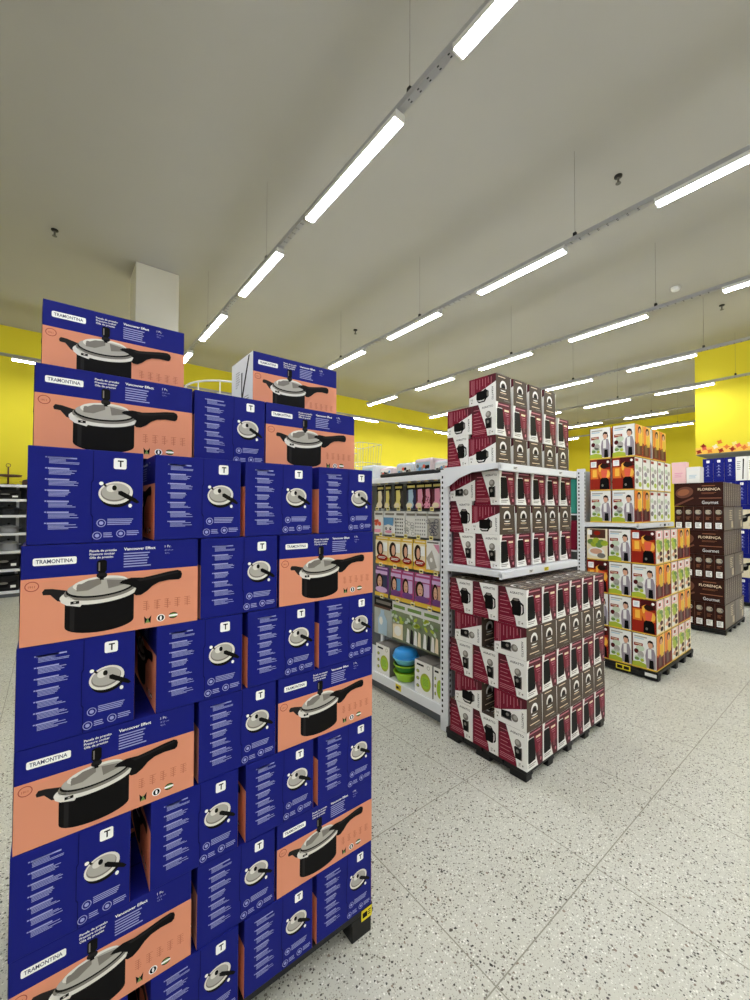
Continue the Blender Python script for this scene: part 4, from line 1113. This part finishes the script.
# ------------------------------------------------------------------ cookware shelf against the back wall (far left)
root = empty('wall_shelf', (0, 0, 0)); tag(root, 'white shelf unit full of black cookware against the yellow back wall', 'shelving')
WX0, WX1, WY = -1.62, 0.62, 9.08
LV = [0.105, .468, .767, 1.066, 1.366, 1.632, 1.872]
for i, z in enumerate(LV):
    b = MB(); b.box(WX0, WX1, WY, WY + .36, z - .02, z - .002, SHELFW); b.box(WX0, WX1, WY - .014, WY, z - .042, z, SHELFW, .002); b.build('shelf_board', root)
for x in (WX0 - .02, -.5, WX1):
    b = MB(); b.box(x, x + .04, WY + .36, WY + .40, 0, 1.9, SHELFW, .002); b.build('upright', root)
b = MB(); b.box(WX0, WX1, WY + .37, WY + .38, .1, 1.87, PANELG); b.build('back_panel', root)
b = MB(); b.box(WX0, WX1, WY + .02, WY + .03, 0, .06, PANELG); b.build('kick_plate', root)
def pot(x, z, r, h, mt, kind, label):
    b = MB(); b.lathe([(r * .92, 0), (r, .012), (r, h), (r * 1.03, h), (r * .96, h - .004), (r * .94, .014), (.01, .012)], (0, 0, 0), mt, 26)
    o = b.build({'pan': 'frying_pan', 'pot': 'cooking_pot'}[kind], None, (x, WY + .19, z))
    if kind == 'pan':
        c = MB(); c.tube([(0, -r * .98, h * .8), (0.02, -r - .02, h + .02), (.05, -r - .05, h + .06)], .011, mt, 8); c.build('handle', o)
    else:
        for s in (-1, 1):
            c = MB(); c.tube([(s * r, -.03, h * .8), (s * (r + .03), -.03, h * .82), (s * (r + .03), .03, h * .82), (s * r, .03, h * .8)], .007, mt, 8); c.build('side_handle', o)
        c = MB(); c.lathe([(r * 1.02, h + .001), (r * .9, h + .02), (r * .3, h + .04), (.01, h + .042)], (0, 0, 0), ALU if mt is ALU else IRON, 26); l = c.build('pot_lid', o)
        c = MB(); c.lathe([(.01, h + .042), (.012, h + .055), (.022, h + .06), (.018, h + .075), (.004, h + .076)], (0, 0, 0), PLASTB, 14); c.build('knob', l)
    return tag(o, label, 'cookware', 'cookware on the back wall shelf')
def cook_box(x, z, w, h, label):
    b = MB(); b.box(-w / 2, w / 2, -.12, .12, 0, h, DARK, .002); o = b.build('cookware_carton', None, (x, WY + .16, z))
    c = MB(); f = Face(c, (-w / 2, -.12, 0), (1, 0, 0), (0, 0, 1), w, h); f.poly([(.12, .45), (.55, .42), (.9, .3), (.92, .38), (.6, .55), (.5, .75), (.2, .75)], BLACK, 1); f.ell(.36, .47, .2, .08, STEEL3, 2, 16); f.rect(.65, .62, .88, .8, WHITE, 1)
    c.build('printed_front', o)
    return tag(o, label, 'box', 'cookware on the back wall shelf')
SN = ['bottom shelf', 'second shelf up', 'third shelf up', 'fourth shelf up', 'fifth shelf up', 'sixth shelf up']
for i in range(6):
    z = LV[i] + .001; hh = LV[i + 1] - LV[i] - .06
    xs = (-1.33, -.96, -.58, -.20, .18)
    for j, x in enumerate(xs):
        pl_ = '%s from the left, back wall %s' % (ORD[j], SN[i])
        if i in (0, 1): cook_box(x, z, .30, min(hh, .24), 'dark cookware carton, ' + pl_)
        elif i == 2: pot(x, z, .125, .12, IRON if j % 2 else ALU, 'pot', ('black' if j % 2 else 'silver') + ' lidded pot, ' + pl_)
        elif i == 3:
            if j % 2: cook_box(x, z, .28, .2, 'dark cookware carton, ' + pl_)
            else: pot(x, z, .13, .09, ALU if j == 2 else IRON, 'pot', ('silver' if j == 2 else 'black') + ' lidded pot, ' + pl_)
        elif i == 4: pot(x, z, .14, .10, IRON, 'pot', 'black lidded pot, ' + pl_)
        else: cook_box(x, z, .31, .15, 'dark low cookware carton, ' + pl_)
for x, lab in ((-1.05, 'dark brown frying pan on top of the back wall shelf, left'), (-.30, 'brown lidded pot on top of the back wall shelf, beside the cooker cartons')):
    if 'pot' in lab: pot(x, LV[6] + .001, .12, .07, BROWNPOT, 'pot', lab)
    else: pot(x, LV[6] + .001, .13, .05, BROWNPOT, 'pan', lab)
# two-tier metal cake stand silhouette on that shelf
b = MB(); b.lathe([(.10, 0), (.10, .012), (.015, .018), (.012, .13), (.17, .14), (.185, .17), (.17, .172), (.012, .15), (.010, .30), (.004, .31)], (0, 0, 0), BROWNPOT, 28)
o = b.build('cake_stand', None, (-.60, WY + .18, LV[6] + .001)); tag(o, 'dark brown tiered stand on top of the back wall shelf', 'stand')
c = MB(); c.tube([(0.03 * math.cos(a * PI / 6), 0, .33 + .03 * math.sin(a * PI / 6)) for a in range(12)], .005, BROWNPOT, 6, True); c.build('ring_handle', o)

# ------------------------------------------------------------------ white wire display basket behind the cooker cartons
root = empty('wire_display_stand', (.92, 2.75, 0)); tag(root, 'white round wire display stand behind the cooker cartons', 'display stand')
for z, r in ((2.27, .27), (2.17, .27), (1.95, .25), (.35, .25)):
    p = MB(); p.tube([(r * math.cos(a * PI / 18), r * math.sin(a * PI / 18), z) for a in range(36)], .006, WIREW, 6, True); p.build('hoop', root)
for i in range(12):
    a = 2 * PI * i / 12
    p = MB(); p.tube([(.27 * math.cos(a), .27 * math.sin(a), 2.27), (.27 * math.cos(a), .27 * math.sin(a), 2.17), (.25 * math.cos(a), .25 * math.sin(a), 1.95), (.25 * math.cos(a), .25 * math.sin(a), 0.02)], .004, WIREW, 5); p.build('wire', root)
p = MB(); p.lathe([(.27, 0), (.27, .02), (.02, .022)], (0, 0, 0), WIREW, 24); p.build('base', root)

# ------------------------------------------------------------------ world and view
w = D.worlds.new('world'); SC.world = w; w.use_nodes = True
w.node_tree.nodes['Background'].inputs['Color'].default_value = (0.05, 0.05, 0.05, 1)
w.node_tree.nodes['Background'].inputs['Strength'].default_value = 0.2
SC.view_settings.view_transform = 'Standard'; SC.view_settings.look = 'None'
SC.view_settings.gamma = 1.0; SC.view_settings.use_curve_mapping = False
SC.view_settings.exposure = 0.0
SC.cycles.use_denoising = True
SC.cycles.max_bounces = 8; SC.cycles.diffuse_bounces = 5
SC.cycles.sample_clamp_indirect = 8.0
bpy.context.view_layer.update()
